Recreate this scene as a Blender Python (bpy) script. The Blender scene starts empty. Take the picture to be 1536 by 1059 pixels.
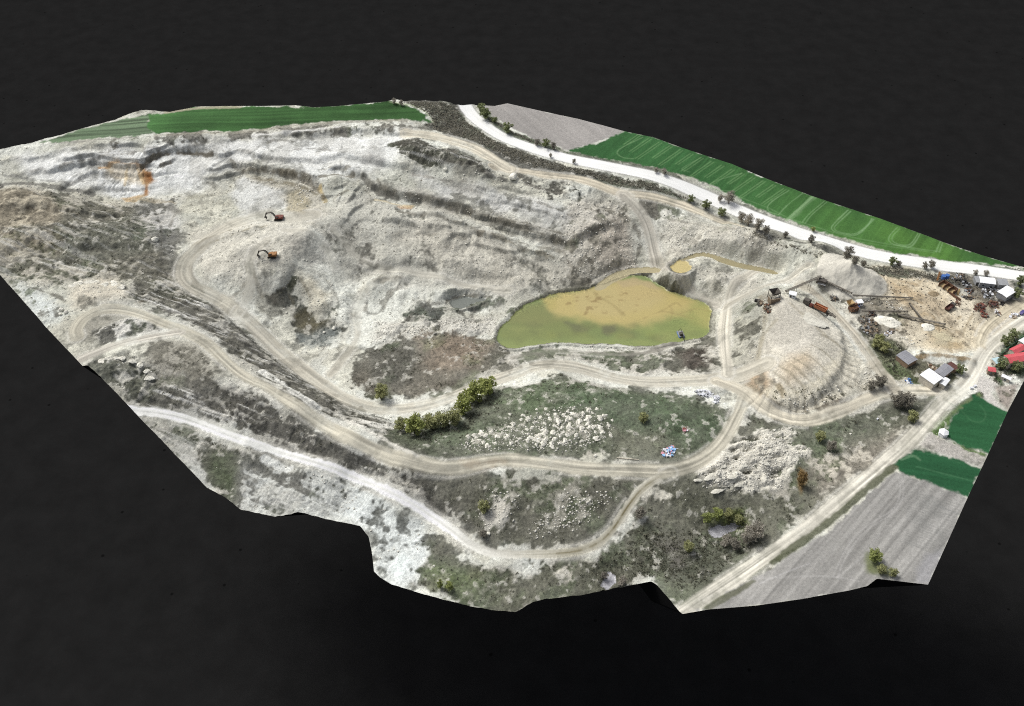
import bpy, math, random
import numpy as np
from mathutils import Vector, Matrix
R = math.radians
random.seed(7); rng = np.random.default_rng(7)
sc = bpy.context.scene
COL = sc.collection

# ------------------------------------------------------------------ camera
PW, PH = 1536.0, 1059.0
CAM = np.array([0.0, 0.0, 350.0])
FL = (PH / 2) / math.tan(R(20))
S45 = math.sqrt(0.5)
FWD = np.array([0, S45, -S45]); UP = np.array([0, S45, S45])
cam_d = bpy.data.cameras.new('camera'); cam = bpy.data.objects.new('camera', cam_d); COL.objects.link(cam)
cam.location = CAM; cam.rotation_euler = (R(45), 0, 0)
cam_d.sensor_fit = 'HORIZONTAL'; cam_d.angle = 2 * math.atan((PW / 2) / FL)
cam_d.clip_start = 1; cam_d.clip_end = 20000
sc.camera = cam

def rays(uv):
    uv = np.asarray(uv, float).reshape(-1, 2)
    a = (uv[:, 0] - PW / 2) / FL; b = (PH / 2 - uv[:, 1]) / FL
    return FWD[None] + a[:, None] * np.array([[1.0, 0, 0]]) + b[:, None] * UP[None]

def cast(uv, hfun):
    """photo pixels -> points on the ground"""
    d = rays(uv); t = -CAM[2] / d[:, 2]; 
    for k in range(40):
        p = CAM[None] + d * t[:, None]
        tn = (hfun(p[:, 0], p[:, 1]) - CAM[2]) / d[:, 2]
        t = 0.5 * t + 0.5 * tn
    return CAM[None] + d * t[:, None]

def px_at(u, v, z):
    d = rays([(u, v)])[0]; t = (z - CAM[2]) / d[2]
    return CAM + d * t

# ------------------------------------------------------------------ relief: control points (photo pixel, height in metres)
CTRL = [(-20,222,17),(80,200,18),(180,180,19),(293,165,20),(400,165,20),(500,165,20),(590,155,20),(640,170,19),(668,155,17),
(60,225,15),(150,220,16),(230,212,17),(300,208,17),(380,202,17),(470,198,17),(560,192,17),(640,190,16),
(700,170,14),(760,205,12),(850,236,10),(950,257,8),(1064,296,3),(1176,343,3),(1295,379,1),(1427,400,0),(1540,414,0),
(760,160,14),(866,185,12),(980,212,11),(1098,252,8),(1250,310,5),(1400,366,2),(1530,402,0),
(720,222,14),(800,258,10),(880,272,8),(960,293,6),(1040,312,1),(1130,349,0),(1220,380,1),
(0,265,11),(80,275,8),(150,285,3),(190,298,1),(240,292,2),(300,285,3),(340,270,6),(280,250,9),(200,262,8),(120,255,11),
(0,320,11),(50,330,9),(110,350,6),(0,390,6),(80,400,4),(160,350,5),(210,330,5),(190,400,3),(240,390,2),
(270,320,2),(300,340,2),(344,336,3),(304,365,1),(275,405,-2),(330,448,-7),(400,325,4),(400,380,4),(450,345,5),(460,310,6),(440,290,7),
(400,235,13),(450,255,12),(520,240,13),(480,220,14),(560,250,12),(620,225,15),(680,240,13),(730,262,10),(600,280,8),(680,290,6),(760,300,5),(820,320,3),
(520,300,4),(560,330,1),(620,345,0),(700,355,-2),(780,380,-6),(840,400,-10),(560,380,-7),(640,400,-9),(730,420,-13),(500,360,-1),(510,400,-9),
(880,360,-2),(900,320,1),(940,340,-2.5),(975,355,-6),(920,390,-10.5),(860,415,-12.5),(980,390,-13),(945,407,-16),(985,407,-14),(905,425,-16),(1005,418,-12),(1060,445,-12),
(1050,350,-2),(1090,370,-3),(1140,385,-3),(1100,415,-7),(1050,410,-8),(1024,400,-5.5),(1080,392,-4.5),(1125,402,-4.5),(1165,411,-4),(1060,333,-1),(1100,348,-1.5),(1020,350,-3),(1200,420,-2),
(350,400,1),(380,420,-2),(340,420,-3),(420,405,-1),(415,445,-9.5),(450,400,-4),(470,430,-10),(470,500,-20),(450,480,-18),(500,470,-15.5),
(396,502,-12),(430,535,-14),(494,585,-16),(565,614,-17),(644,607,-16),(724,577,-14.5),(800,549,-12.5),(879,554,-11),(971,574,-8),(1077,568,-5),
(540,455,-17),(580,440,-15),(620,472,-18.5),(700,452,-17.5),(660,440,-14.5),(780,430,-13),(640,500,-15),(580,520,-17),(640,550,-17.5),(720,530,-15.5),(560,575,-16.5),(510,540,-16),
(760,500,-18.5),(820,480,-18.5),(900,470,-18.5),(1000,480,-18.5),(1050,470,-18),(850,530,-14),(950,530,-13.5),(1030,520,-13),(930,415,-15.5),(1075,480,-14),
(1091,465,-11),(1088,528,-9),(1020,550,-9),
(60,440,4),(30,420,4),(120,440,4),(170,430,4),(150,480,2),(110,500,2),(201,466,2),(280,498,1),(339,543,0),(397,582,-1),(446,609,-2),(528,659,-3),(606,690,-4),(699,700,-5),(778,690,-5),(884,704,-5),(1006,707,-5),(1072,676,-5),(1104,626,-5),
(250,540,1),(300,570,-1),(180,570,-2),(210,590,-5),(130,540,1),(330,490,-4),(380,540,-8),(440,575,-11),(520,625,-11),(600,650,-9),(300,465,-3),
(199,616,-9),(286,630,-11),(418,675,-14),(524,712,-15),(646,772,-17),(704,817,-18),(778,832,-18),(870,827,-17),(937,782,-13),(963,732,-8),
(340,610,-6),(450,655,-9),(560,705,-11),(680,740,-11),(760,730,-7),(860,740,-8),(800,780,-13),(900,760,-10),
(260,660,-14),(340,720,-18),(400,730,-18),(480,740,-18),(540,780,-20),(600,830,-22),(600,875,-23),(560,830,-22),
(700,870,-21),(770,915,-22),(850,870,-20),(915,870,-21),(980,860,-18),
(700,620,-9),(760,610,-7),(850,590,-5),(930,610,-3),(1020,620,-3),(1060,640,-4),(720,660,-5),(850,650,-3),(960,660,-4),(880,690,-5),
(1119,589,-4),(1191,631,-5),(1257,618,-3),(1334,588,-1),(1411,588,0),
(1130,520,0),(1150,470,5),(1165,440,7),(1190,500,6.5),(1180,560,4.5),(1230,560,4.5),(1240,500,5.5),(1290,560,-1),(1270,595,-2),(1200,612,-3),(1295,519,0),(1242,458,1),
(1100,700,-6),(1160,680,-6),(1060,760,-12),(1085,797,-17),(1120,740,-9),(1200,700,-7),(1200,780,-10),(1130,820,-13),(1050,860,-16),(1024,921,-16),
(1030,905,-16),(1190,808,-9),(1297,721,-4),(1369,657,-2),(1423,596,0),(1462,567,0),(1474,527,0),(1530,480,0),(1280,650,-6),(1330,640,-5),(1250,700,-7),
(1250,830,-8),(1392,870,-5),(1330,780,-4),(1450,700,-1),(1490,640,0),(1530,560,0),(1150,890,-12),
(1210,410,0),(1265,420,0),(1318,430,0),(1400,460,0),(1480,450,0),(1340,500,0),(1400,540,0),(1500,425,0),(1370,425,0)]
uvc = np.array([(c[0], c[1]) for c in CTRL], float); zc = np.array([c[2] for c in CTRL], float)
dd = rays(uvc); P = CAM[None] + dd * ((zc - CAM[2]) / dd[:, 2])[:, None]
cx, cy = P[:, 0] / 100, P[:, 1] / 100
def tpsU(r2): return 0.5 * r2 * np.log(r2 + 1e-9)
n = len(zc)
K = tpsU((cx[:, None] - cx[None]) ** 2 + (cy[:, None] - cy[None]) ** 2) + np.eye(n) * 0.002
Q = np.stack([np.ones(n), cx, cy], 1)
A = np.block([[K, Q], [Q.T, np.zeros((3, 3))]])
sol = np.linalg.solve(A, np.concatenate([zc, np.zeros(3)]))
def h_tps(x, y):
    x = np.asarray(x, float) / 100; y = np.asarray(y, float) / 100
    out = np.empty(x.shape).ravel(); xf, yf = x.ravel(), y.ravel()
    for s in range(0, xf.size, 40000):
        a, b = xf[s:s + 40000], yf[s:s + 40000]
        out[s:s + 40000] = tpsU((a[:, None] - cx[None]) ** 2 + (b[:, None] - cy[None]) ** 2) @ sol[:n] + sol[n] + sol[n + 1] * a + sol[n + 2] * b
    return out.reshape(x.shape)

# ------------------------------------------------------------------ grid
STEP = 0.5
OUT = [(-16,226),(0,224),(93,202),(156,184),(172,180),(185,174),(212,165),(254,168),(293,160),(400,159),(443,158),(470,161),(507,159),(539,156),(581,152),(591,149),(607,152),(668,152),(692,158),(711,157),(742,159),(761,155),(866,178),(908,189),(937,197),(980,206),(1024,222),(1098,246),(1160,272),(1215,293),(1321,328),(1414,363),(1480,385),(1536,401),(1562,409),(1562,510),(1536,571),(1513,614),(1480,686),(1452,745),(1392,877),(1350,872),(1315,868),(1301,879),(1272,886),(1200,899),(1136,908),(1064,914),(1024,921),(1019,917),(985,877),(977,872),(940,879),(900,887),(871,893),(818,898),(799,903),(773,918),(746,916),(704,909),(646,894),(588,877),(570,866),(561,857),(558,829),(553,805),(540,789),(497,780),(447,768),(413,775),(362,765),(339,747),(317,735),(310,731),(249,667),(196,612),(132,548),(124,549),(71,493),(0,412),(-16,394)]
outw = cast(OUT, h_tps)[:, :2]
x0, y0 = outw.min(0) - 4; x1, y1 = outw.max(0) + 4
NX = int((x1 - x0) / STEP) + 1; NY = int((y1 - y0) / STEP) + 1
gx = x0 + np.arange(NX) * STEP; gy = y0 + np.arange(NY) * STEP
GX, GY = np.meshgrid(gx, gy)                       # [NY,NX]
# base height: evaluated coarse, then bilinearly refined
CS = 8
cgx = np.arange(x0 - 4, x1 + 12, STEP * CS); cgy = np.arange(y0 - 4, y1 + 12, STEP * CS)
CH = h_tps(*np.meshgrid(cgx, cgy))
def cubic_up(a, xs, xq, axis):
    i = (xq - xs[0]) / (xs[1] - xs[0]); k = np.clip(np.floor(i).astype(int), 1, len(xs) - 3); f = i - k
    w = [-.5*f+f*f-.5*f**3, 1-2.5*f*f+1.5*f**3, .5*f+2*f*f-1.5*f**3, -.5*f*f+.5*f**3]
    sh = [1, 1]; sh[axis] = -1
    return sum(np.take(a, k - 1 + j, axis) * w[j].reshape(sh) for j in range(4))
HB = cubic_up(cubic_up(CH, cgx, gx, 1), cgy, gy, 0)

def sampler(G):
    def f(x, y):
        i = np.clip((np.asarray(x) - x0) / STEP, 0, NX - 1.001); j = np.clip((np.asarray(y) - y0) / STEP, 0, NY - 1.001)
        a = i.astype(int); b = j.astype(int); s = i - a; t = j - b
        return (G[b, a] * (1 - s) + G[b, a + 1] * s) * (1 - t) + (G[b + 1, a] * (1 - s) + G[b + 1, a + 1] * s) * t
    return f

# ------------------------------------------------------------------ noise
PERM = rng.permutation(4096); RND = rng.random(4096)
def vn(x, y, seed=0):
    xi = np.floor(x).astype(np.int64); yi = np.floor(y).astype(np.int64); fx = x - xi; fy = y - yi
    fx = fx * fx * (3 - 2 * fx); fy = fy * fy * (3 - 2 * fy)
    def h(a, b): return RND[(PERM[(a + seed * 131) & 4095] + b * 7 + PERM[(b + seed * 57) & 4095]) & 4095]
    return (h(xi, yi) * (1 - fx) + h(xi + 1, yi) * fx) * (1 - fy) + (h(xi, yi + 1) * (1 - fx) + h(xi + 1, yi + 1) * fx) * fy
def fbm(x, y, wl, oc=4, seed=0, gain=0.55):
    s = np.zeros(np.shape(x)); a = 1.0; tot = 0
    for k in range(oc):
        c, si = math.cos(0.7 * k + seed), math.sin(0.7 * k + seed)
        s += a * vn((c * x - si * y) / wl, (si * x + c * y) / wl, seed + k); tot += a; a *= gain; wl *= 0.5
    return s / tot
def uni(nz):
    z = (nz - nz.mean()) / nz.std(); return 1 / (1 + np.exp(-1.702 * z))
def sm(a, b, x):
    t = np.clip((x - a) / (b - a), 0, 1); return t * t * (3 - 2 * t)
def aniso(ang, la, lc, oc=3, seed=0):
    c, s = math.cos(ang), math.sin(ang)
    return fbm((GX * c + GY * s) / la, (-GX * s + GY * c) / lc, 1.0, oc, seed)

# ------------------------------------------------------------------ distance fields on the grid
def win(pts, pad):
    a = pts.min(0) - pad; b = pts.max(0) + pad
    i0 = max(0, int((a[0] - x0) / STEP)); i1 = min(NX, int((b[0] - x0) / STEP) + 2)
    j0 = max(0, int((a[1] - y0) / STEP)); j1 = min(NY, int((b[1] - y0) / STEP) + 2)
    return slice(j0, j1), slice(i0, i1)
def smooth_line(p, it=2):
    p = np.asarray(p, float)
    for _ in range(it):
        q = np.empty((2 * len(p) - 2, p.shape[1])); q[0::2] = .75 * p[:-1] + .25 * p[1:]; q[1::2] = .25 * p[:-1] + .75 * p[1:]
        p = np.concatenate([p[:1], q, p[-1:]])
    return p
def line_field(pts, pad):
    """distance, signed distance (left +), arc length, on a window of the grid"""
    w = win(pts, pad); X, Y = GX[w], GY[w]
    D = np.full(X.shape, 1e9); S = np.zeros(X.shape); T = np.zeros(X.shape); L = 0
    for a, b in zip(pts[:-1], pts[1:]):
        e = b - a; l = math.hypot(*e)
        if l < 1e-6: continue
        ww = win(np.array([a, b]), pad)
        sj = slice(max(ww[0].start - w[0].start, 0), ww[0].stop - w[0].start); si = slice(max(ww[1].start - w[1].start, 0), ww[1].stop - w[1].start)
        x, y = X[sj, si], Y[sj, si]
        t = np.clip(((x - a[0]) * e[0] + (y - a[1]) * e[1]) / (l * l), 0, 1)
        dx, dy = x - a[0] - t * e[0], y - a[1] - t * e[1]; d = np.hypot(dx, dy)
        m = d < D[sj, si]
        sg = np.sign(e[0] * (y - a[1]) - e[1] * (x - a[0]))
        D[sj, si] = np.where(m, d, D[sj, si]); S[sj, si] = np.where(m, d * sg, S[sj, si]); T[sj, si] = np.where(m, L + t * l, T[sj, si])
        L += l
    return w, D, S, T, L
def poly_field(pts, pad):
    """signed distance: positive inside"""
    cl = np.concatenate([pts, pts[:1]]); w, D, S, T, L = line_field(cl, pad)
    X, Y = GX[w], GY[w]; ins = np.zeros(X.shape, bool)
    for a, b in zip(cl[:-1], cl[1:]):
        if a[1] == b[1]: continue
        c = (a[1] > Y) != (b[1] > Y)
        ins ^= c & (X < (b[0] - a[0]) * (Y - a[1]) / (b[1] - a[1]) + a[0])
    return w, np.where(ins, D, -np.minimum(D, pad * 1.5))

# ------------------------------------------------------------------ scarps (quarry benches): (pixels, drop, falloff)
SCARPS = [
 ([(60,262),(100,248),(140,240),(165,243),(190,248),(212,246),(228,238),(250,226),(285,222),(320,226),(345,245)], 4.2, 10),
 ([(20,240),(90,232),(160,224),(230,216),(290,212),(350,214)], 2.2, 8),
 ([(340,240),(365,252),(390,250),(430,262),(462,268),(482,284),(488,300)], 4.6, 9),
 ([(490,262),(515,252),(545,262),(560,280),(600,296),(650,300),(700,312),(745,334),(790,348),(840,362),(862,372)], 5, 9),
 ([(610,318),(660,330),(705,342),(750,362),(790,378),(840,392)], 3.5, 7),
 ([(846,372),(872,356),(905,344),(938,336)], 4, 7),
 ([(400,205),(450,200),(520,200),(575,196),(620,202)], 3, 7),
 ([(600,232),(640,238),(670,256),(720,268),(760,275),(800,296)], 3, 8),
 ([(700,300),(760,312),(800,324),(850,340)], 2, 7),
 ([(1132,556),(1128,580),(1140,604),(1170,608),(1205,604),(1238,588),(1262,562),(1272,530),(1262,500),(1240,474),(1205,447)][::-1], -2.4, 7),
 ([(152,540),(175,532),(205,538),(220,555),(222,570)], 4, 6),
 ([(105,432),(125,423),(155,420),(190,428),(212,450)], -3, 7),
 ([(300,455),(345,480),(395,530),(450,572),(520,612)], -3, 6),
 ([(395,425),(412,436),(432,425),(446,405),(462,412),(480,425),(500,445),(505,470)], 2.4, 6),
 ([(540,455),(552,435),(580,420),(600,430)], 2, 4),
 ([(480,645),(560,685),(640,712),(700,740)], 1.2, 6),
 ([(560,330),(620,338),(690,352),(740,372),(790,392),(835,404)], 3, 8), ([(655,262),(720,290),(790,312),(850,336)], 3, 8), ([(370,236),(450,245),(520,236),(590,250),(650,262)], 3, 8), ([(250,300),(300,306),(350,300),(400,322),(450,335)], 1.5, 6), ([(500,395),(560,405),(640,392),(720,412),(800,418)], 2, 6),
 ([(-10,318),(60,312),(130,330),(200,318)], 2.5, 7), ([(-10,378),(80,372),(160,366),(230,380)], 2, 7),
 ([(815,548),(840,560),(900,585),(960,592)], -2.0, 6),
]
H = HB.copy(); STRATA_SHADE = np.zeros_like(H)
scf = sampler(HB)
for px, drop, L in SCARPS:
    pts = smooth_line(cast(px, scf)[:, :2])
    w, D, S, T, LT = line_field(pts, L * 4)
    wob = (fbm(GX[w], GY[w], 11, 3, 11) - .5) * 6
    s = -S + wob                                   # right of the line = lower
    tap = sm(0, 12, T) * sm(0, 12, LT - T)
    H[w] += -drop * .68 * np.tanh(s / 2.0) * np.exp(-np.abs(s) / L) * tap
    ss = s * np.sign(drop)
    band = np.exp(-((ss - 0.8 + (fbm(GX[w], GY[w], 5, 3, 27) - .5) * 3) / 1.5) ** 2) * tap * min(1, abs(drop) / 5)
    STRATA_SHADE[w] = np.maximum(STRATA_SHADE[w], band)
hs = sampler(H)
RIM = np.zeros_like(H)
# ridges, spurs and spoil mounds: (pixels, height, half width)
RIDGES = [([(549,458),(553,440),(572,424),(600,420),(612,428)], 3.2, 6), ([(438,408),(460,422),(480,445),(500,468)], 4, 7), ([(640,446),(690,441),(740,441)], 2.4, 5),
 ([(492,268),(528,292),(512,325),(505,350)], 3.5, 9), ([(-10,303),(50,298),(105,318),(130,340)], 4, 12), ([(-10,362),(70,347),(150,352),(215,345)], 3, 11), ([(600,220),(660,238),(745,266)], 4, 9),
 ([(1050,366),(1100,356),(1160,372)], 3, 8), ([(1060,432),(1090,424),(1112,436)], 2.2, 6), ([(250,304),(290,318),(305,338)], 2.2, 5), ([(392,556),(425,577),(478,613)], 1.1, 1.6), ([(505,622),(560,650),(625,685)], .9, 1.8),
 ([(955,548),(1000,540),(1045,546)], 2.2, 5), ([(150,505),(200,484),(235,490)], 1.8, 5), ([(300,395),(322,412),(345,425)], 2.4, 6), ([(285,372),(330,354),(392,343)], 1.6, 4), ([(420,405),(452,360),(478,345)], 2.5, 6),
 ([(560,300),(590,330),(575,370)], 2.2, 7), ([(640,315),(670,350),(660,390)], 2.0, 8), ([(720,345),(760,385),(770,410)], 1.8, 8), ([(610,470),(625,458),(640,455)], 1.6, 4), ([(670,446),(700,441),(735,444)], 1.6, 3),
 ([(880,312),(905,330),(925,365)], 2.2, 7), ([(1000,345),(1050,340),(1120,355)], 1.8, 7), ([(120,452),(160,446),(205,450)], 1.2, 4), ([(210,225),(245,245),(240,270)], 2.5, 8), ([(330,235),(310,260),(290,280)], 2.5, 9),
 ([(360,660),(430,690),(520,720)], 1.2, 5), ([(740,800),(760,770),(778,742)], 1.2, 4), ([(1370,534),(1420,533),(1466,545)], 1.6, 3), ([(1060,730),(1120,715),(1190,660)], 2.0, 10), ([(760,480),(770,462),(800,448),(840,436)], 1.5, 3),
 ([(560,395),(590,385),(625,392)], 2.6, 6), ([(655,405),(690,398),(715,408)], 2.4, 6), ([(590,448),(610,440),(632,446)], 2.0, 4), ([(755,425),(785,418),(815,428)], 1.8, 5), ([(520,440),(512,465),(520,488)], 1.8, 4), ([(640,425),(675,424)], 1.6, 5), ([(495,380),(520,398),(525,420)], 2.0, 5), ([(340,385),(365,372),(385,380)], 1.6, 5)]
for px, hh, hw in RIDGES:
    pts = smooth_line(cast(px, scf)[:, :2]); w, D, S, T, LT = line_field(pts, hw * 3.2)
    H[w] += hh * np.exp(-(D / hw) ** 2) * sm(0, hw * 1.5, T + hw * .4) * sm(0, hw * 1.5, LT - T + hw * .4) * (.6 + .8 * fbm(GX[w], GY[w], 9, 3, 12))
# ribbed tipping flanks round the platform
pts = smooth_line(cast([(1130,590),(1150,604),(1205,602),(1238,586),(1262,560),(1272,530),(1266,505)], scf)[:, :2]); w, D, S, T, LT = line_field(pts, 16)
rib = np.abs(np.sin(T * 3.14159 / 3.9 + (N_ := fbm(GX[w], GY[w], 8, 2, 14)) * 2)) ** .7
RIM[w] = (D < 15) * sm(-11, -6, S) * sm(6, 1, S) * rib; H[w] += .5 * (D < 15) * sm(-11, -6, S) * sm(7, 1, S) * (rib - .6); RIM_W = w; RIB = rib; RIMZ = (D < 15) * sm(-10, -6, S) * sm(4, 0, S); RIM_S = S
# terraced faces: ledges that follow the contours
px = [(10,232),(200,205),(600,198),(740,250),(860,330),(935,330),(940,375),(860,400),(760,385),(640,362),(540,345),(475,320),(330,300),(230,295),(10,290)]
w, SD = poly_field(cast(px, scf)[:, :2], 24); x_, y_ = GX[w], GY[w]
wv = fbm(x_, y_, 60, 3, 16) * 2.0 + fbm(x_, y_, 9, 3, 13) * .35; q = 3.1; xx = H[w] / q + wv; fl = np.floor(xx); fr = xx - fl
tz = sm(-10, 12, SD) * (.2 + .8 * sm(.42, .56, fbm(x_, y_, 34, 3, 19))); H[w] += ((fl + sm(.30, .56, fr) - wv) * q - H[w]) * tz * .55; TZ = np.zeros_like(H); TZ[w] = tz
STRATA_SHADE[w] = np.maximum(STRATA_SHADE[w], np.exp(-((fr - .42) / .13) ** 2) * tz * .8)
hs = sampler(H)

# ------------------------------------------------------------------ roads: name, pixels, half width, colour, ruts
def lin(r, g, b):
    f = lambda c: (c / 255) / 12.92 if c < 11 else ((c / 255 + .055) / 1.055) ** 2.4
    return np.array([f(r), f(g), f(b)])
ROADS = [
 ('dirt_road', [(470,322),(430,330),(393,322),(344,338),(304,365),(280,389),(275,405),(276,418),(291,432),(330,449),(357,469),(392,500),(425,532),(459,559),(494,585),(528,604),(565,614),(605,614),(644,607),(684,594),(724,577),(777,559),(800,549),(839,547),(879,554),(919,567),(971,574),(1024,572),(1077,568),(1117,560),(1150,545)], 4.3, (178,174,160)),
 ('dirt_road', [(116,505),(113,493),(127,474),(159,461),(201,466),(238,482),(280,498),(312,514),(339,543),(370,567),(404,582),(446,609),(486,635),(528,659),(566,675),(606,690),(659,703),(699,700),(738,691),(778,690),(831,697),(884,704),(940,704),(1006,707),(1045,695),(1072,676),(1090,653),(1104,626),(1114,605),(1119,589)], 3.3, (186,182,166)),
 ('dirt_road', [(190,614),(246,620),(286,630),(325,646),(365,662),(418,677),(471,694),(524,712),(560,727),(593,743),(646,772),(677,795),(704,817),(738,830),(778,832),(831,831),(870,827),(900,814),(921,793),(942,758),(963,732),(987,716),(1006,709)], 2.0, (240,241,235)),
 ('dirt_road', [(1075,572),(1119,589),(1138,610),(1164,623),(1191,631),(1217,631),(1257,618),(1297,600),(1334,588),(1374,586),(1415,588)], 3.1, (206,200,182)),
 ('dirt_road', [(1020,922),(1136,843),(1190,808),(1244,764),(1297,721),(1337,686),(1369,657),(1401,621),(1423,596),(1444,583),(1461,560),(1469,542),(1478,525),(1506,500),(1540,477),(1565,460)], 3.6, (206,203,190)),
 ('dirt_road', [(1545,447),(1506,471),(1480,490),(1470,515)], 2.6, (204,196,174)),
 ('dirt_road', [(1342,584),(1321,559),(1295,519),(1263,482),(1242,458),(1223,440),(1200,430)], 2.8, (188,182,166)),
 ('dirt_road', [(1091,562),(1088,528),(1086,499),(1090,465),(1093,440),(1110,420),(1140,398)], 2.6, (198,194,180)),
 ('dirt_road', [(1090,458),(1130,437),(1165,424),(1210,410)], 1.8, (192,188,174)),
 ('dirt_road', [(740,250),(763,253),(800,259),(826,263),(866,267),(905,280),(932,291),(971,293),(998,299),(1038,312),(1077,330),(1130,349)], 2.6, (206,198,178)),
 ('dirt_road', [(935,293),(956,312),(968,330),(975,350),(980,375),(987,395),(1008,417),(1040,437),(1075,452)], 3.2, (188,184,172)),
 ('dirt_road', [(610,200),(640,203),(671,209),(711,222),(737,238),(763,253)], 4.5, (206,200,182)),
 ('dirt_road', [(607,426),(578,415),(552,428),(539,453),(530,474),(539,498),(531,516),(512,543),(494,562)], 1.9, (190,186,172)),
 ('dirt_road', [(770,536),(813,528),(852,525),(905,531),(958,532),(993,520),(1015,512)], 1.7, (150,147,138)),
 ('dirt_road', [(500,345),(528,380),(560,406),(630,410),(700,430),(765,436)], 1.7, (196,193,180)),
 ('dirt_road', [(425,345),(462,345),(486,366),(500,400)], 1.6, (192,188,174)),
 ('dirt_road', [(120,540),(160,522),(215,507),(270,498)], 2.2, (196,192,180)),
 ('dirt_road', [(355,470),(372,440),(378,415),(372,390),(400,360)], 2.4, (190,186,172)),
 ('road', [(694,150),(701,165),(716,181),(750,204),(779,216),(800,223),(839,235),(892,246),(945,256),(985,265),(1024,279),(1064,296),(1098,312),(1144,331),(1176,343),(1215,355),(1255,367),(1295,379),(1334,387),(1374,393),(1427,400),(1480,406),(1533,414),(1575,420)], 4.3, (228,229,226)),
]
# ------------------------------------------------------------------ painting helpers (albedo of the soil, some shade painted in)
def wpoly(px, hf=None): return cast(px, hf or hs)[:, :2]
def zone(px, feather=6, wob=6, seed=3, wl=14):
    """soft mask of a patch of ground whose edge wanders"""
    p = wpoly(px); w, S = poly_field(p, feather * 2 + wob + 4)
    nz = (fbm(GX[w], GY[w], wl, 4, seed) - .5) * 2 * wob
    return w, sm(-feather, feather, S + nz)
def blend(C, w, m, col):
    C[w] += (np.asarray(col) - C[w]) * m[..., None]

N1 = fbm(GX, GY, 60, 5, 1); N2 = fbm(GX, GY, 11, 4, 2); N3 = fbm(GX, GY, 3.2, 3, 5); N4 = fbm(GX, GY, 26, 5, 9, .62)
U1, U2, U3, U4 = uni(N1), uni(N2), uni(N3), uni(N4)
ST1 = uni(aniso(-0.42, 26, 3.0, 4, 21)); ST2 = uni(aniso(-0.30, 16, 2.2, 4, 31)); ST3 = uni(aniso(0.05, 30, 2.4, 3, 41))

chalk = np.zeros(GX.shape + (3,))
cA, cB, cC = lin(217,219,209), lin(177,178,166), lin(198,196,179)
chalk[:] = cA; m = sm(.35, .85, U1 * .6 + U2 * .2 + U4 * .2)[..., None]
chalk += (cB - chalk) * m; chalk += (cC - chalk) * (sm(.4, .8, 1 - U4) * .6)[..., None]
COVER = np.full(GX.shape, .05); VEG = np.zeros_like(chalk); VEG[:] = lin(92,92,84)
ROUGH = np.full(GX.shape, .34); PAT = np.zeros(GX.shape)     # PAT 1 = streaked pattern

def setz(px, cover=None, veg=None, rough=None, soil=None, pat=None, feather=6, wob=6, seed=3, wl=14):
    w, m = zone(px, feather, wob, seed, wl)
    if cover is not None: COVER[w] += (cover - COVER[w]) * m
    if veg is not None: blend(VEG, w, m, lin(*veg))
    if rough is not None: ROUGH[w] += (rough - ROUGH[w]) * m
    if soil is not None: blend(chalk, w, m * .85, lin(*soil))
    if pat is not None: PAT[w] += (pat - PAT[w]) * m
    return w, m

# quarry: soils
setz([(150,250),(215,255),(225,290),(190,300),(165,295),(150,275)], soil=(222,226,224), rough=.15, feather=3, wob=2)
setz([(20,235),(330,210),(600,200),(600,230),(480,240),(400,235),(340,250),(300,285),(230,292),(60,270)], soil=(226,228,225), cover=.03, rough=.25)
setz([(380,200),(560,205),(600,230),(560,260),(480,270),(420,255),(360,240)], soil=(224,226,222), rough=.25)
setz([(360,250),(480,275),(490,320),(450,325),(420,300),(370,285)], soil=(190,186,172), cover=.03, rough=.5, feather=4)
setz([(430,290),(450,284),(465,300),(455,320),(430,315)], soil=(176,168,142), feather=2, wob=1)
setz([(365,262),(425,285),(425,310),(370,320),(350,290)], soil=(206,208,204), cover=.02, rough=.3, feather=3)
setz([(290,345),(400,330),(470,330),(440,400),(380,430),(310,420),(285,395)], soil=(200,197,184), cover=.05, rough=.35)
setz([(500,300),(560,290),(700,330),(800,385),(850,410),(780,435),(620,430),(520,420),(490,360)], soil=(188,187,176), cover=.13, veg=(62,62,56), rough=.32)
setz([(620,330),(720,350),(840,400),(840,430),(760,440),(640,400),(600,360)], soil=(196,193,180), cover=.1, veg=(60,60,54), rough=.35)
setz([(560,280),(700,300),(850,345),(850,372),(760,350),(640,310)], soil=(172,170,160), cover=.1, rough=.35, feather=4)
setz([(620,260),(720,275),(830,300),(900,320),(860,345),(760,320),(660,295)], soil=(200,201,197), cover=.12, rough=.28)
setz([(845,300),(935,300),(960,400),(880,430),(845,420)], cover=.26, veg=(124,121,110), soil=(194,190,178), rough=.55)
setz([(880,340),(940,330),(945,390),(890,400)], soil=(188,180,166), cover=.2)
setz([(770,262),(900,275),(940,300),(900,310),(820,300)], cover=.5, veg=(92,91,84), rough=.9)
setz([(960,300),(1010,300),(1015,320),(985,330),(965,322)], cover=.8, veg=(96,94,86), feather=3)
setz([(1000,320),(1180,365),(1170,400),(1090,380),(1000,400),(985,350)], soil=(206,203,190), cover=.14, veg=(150,147,136), rough=.6)
setz([(1040,405),(1160,412),(1140,430),(1090,470),(1060,450)], soil=(208,205,192), cover=.12, rough=.6)
setz([(1120,450),(1150,460),(1140,540),(1100,555),(1100,480)], cover=.55, veg=(98,97,88), rough=.8)
setz([(1160,435),(1200,455),(1270,510),(1270,560),(1200,600),(1130,590),(1120,560),(1150,500)], soil=(210,205,190), cover=.0, rough=.1)
setz([(1170,445),(1190,455),(1225,500),(1230,530),(1180,540),(1150,520)], soil=(200,196,184), cover=.0, rough=.06, feather=4)
setz([(1120,565),(1145,560),(1160,600),(1135,605),(1118,590)], soil=(168,146,118), feather=4, cover=.1)
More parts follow.
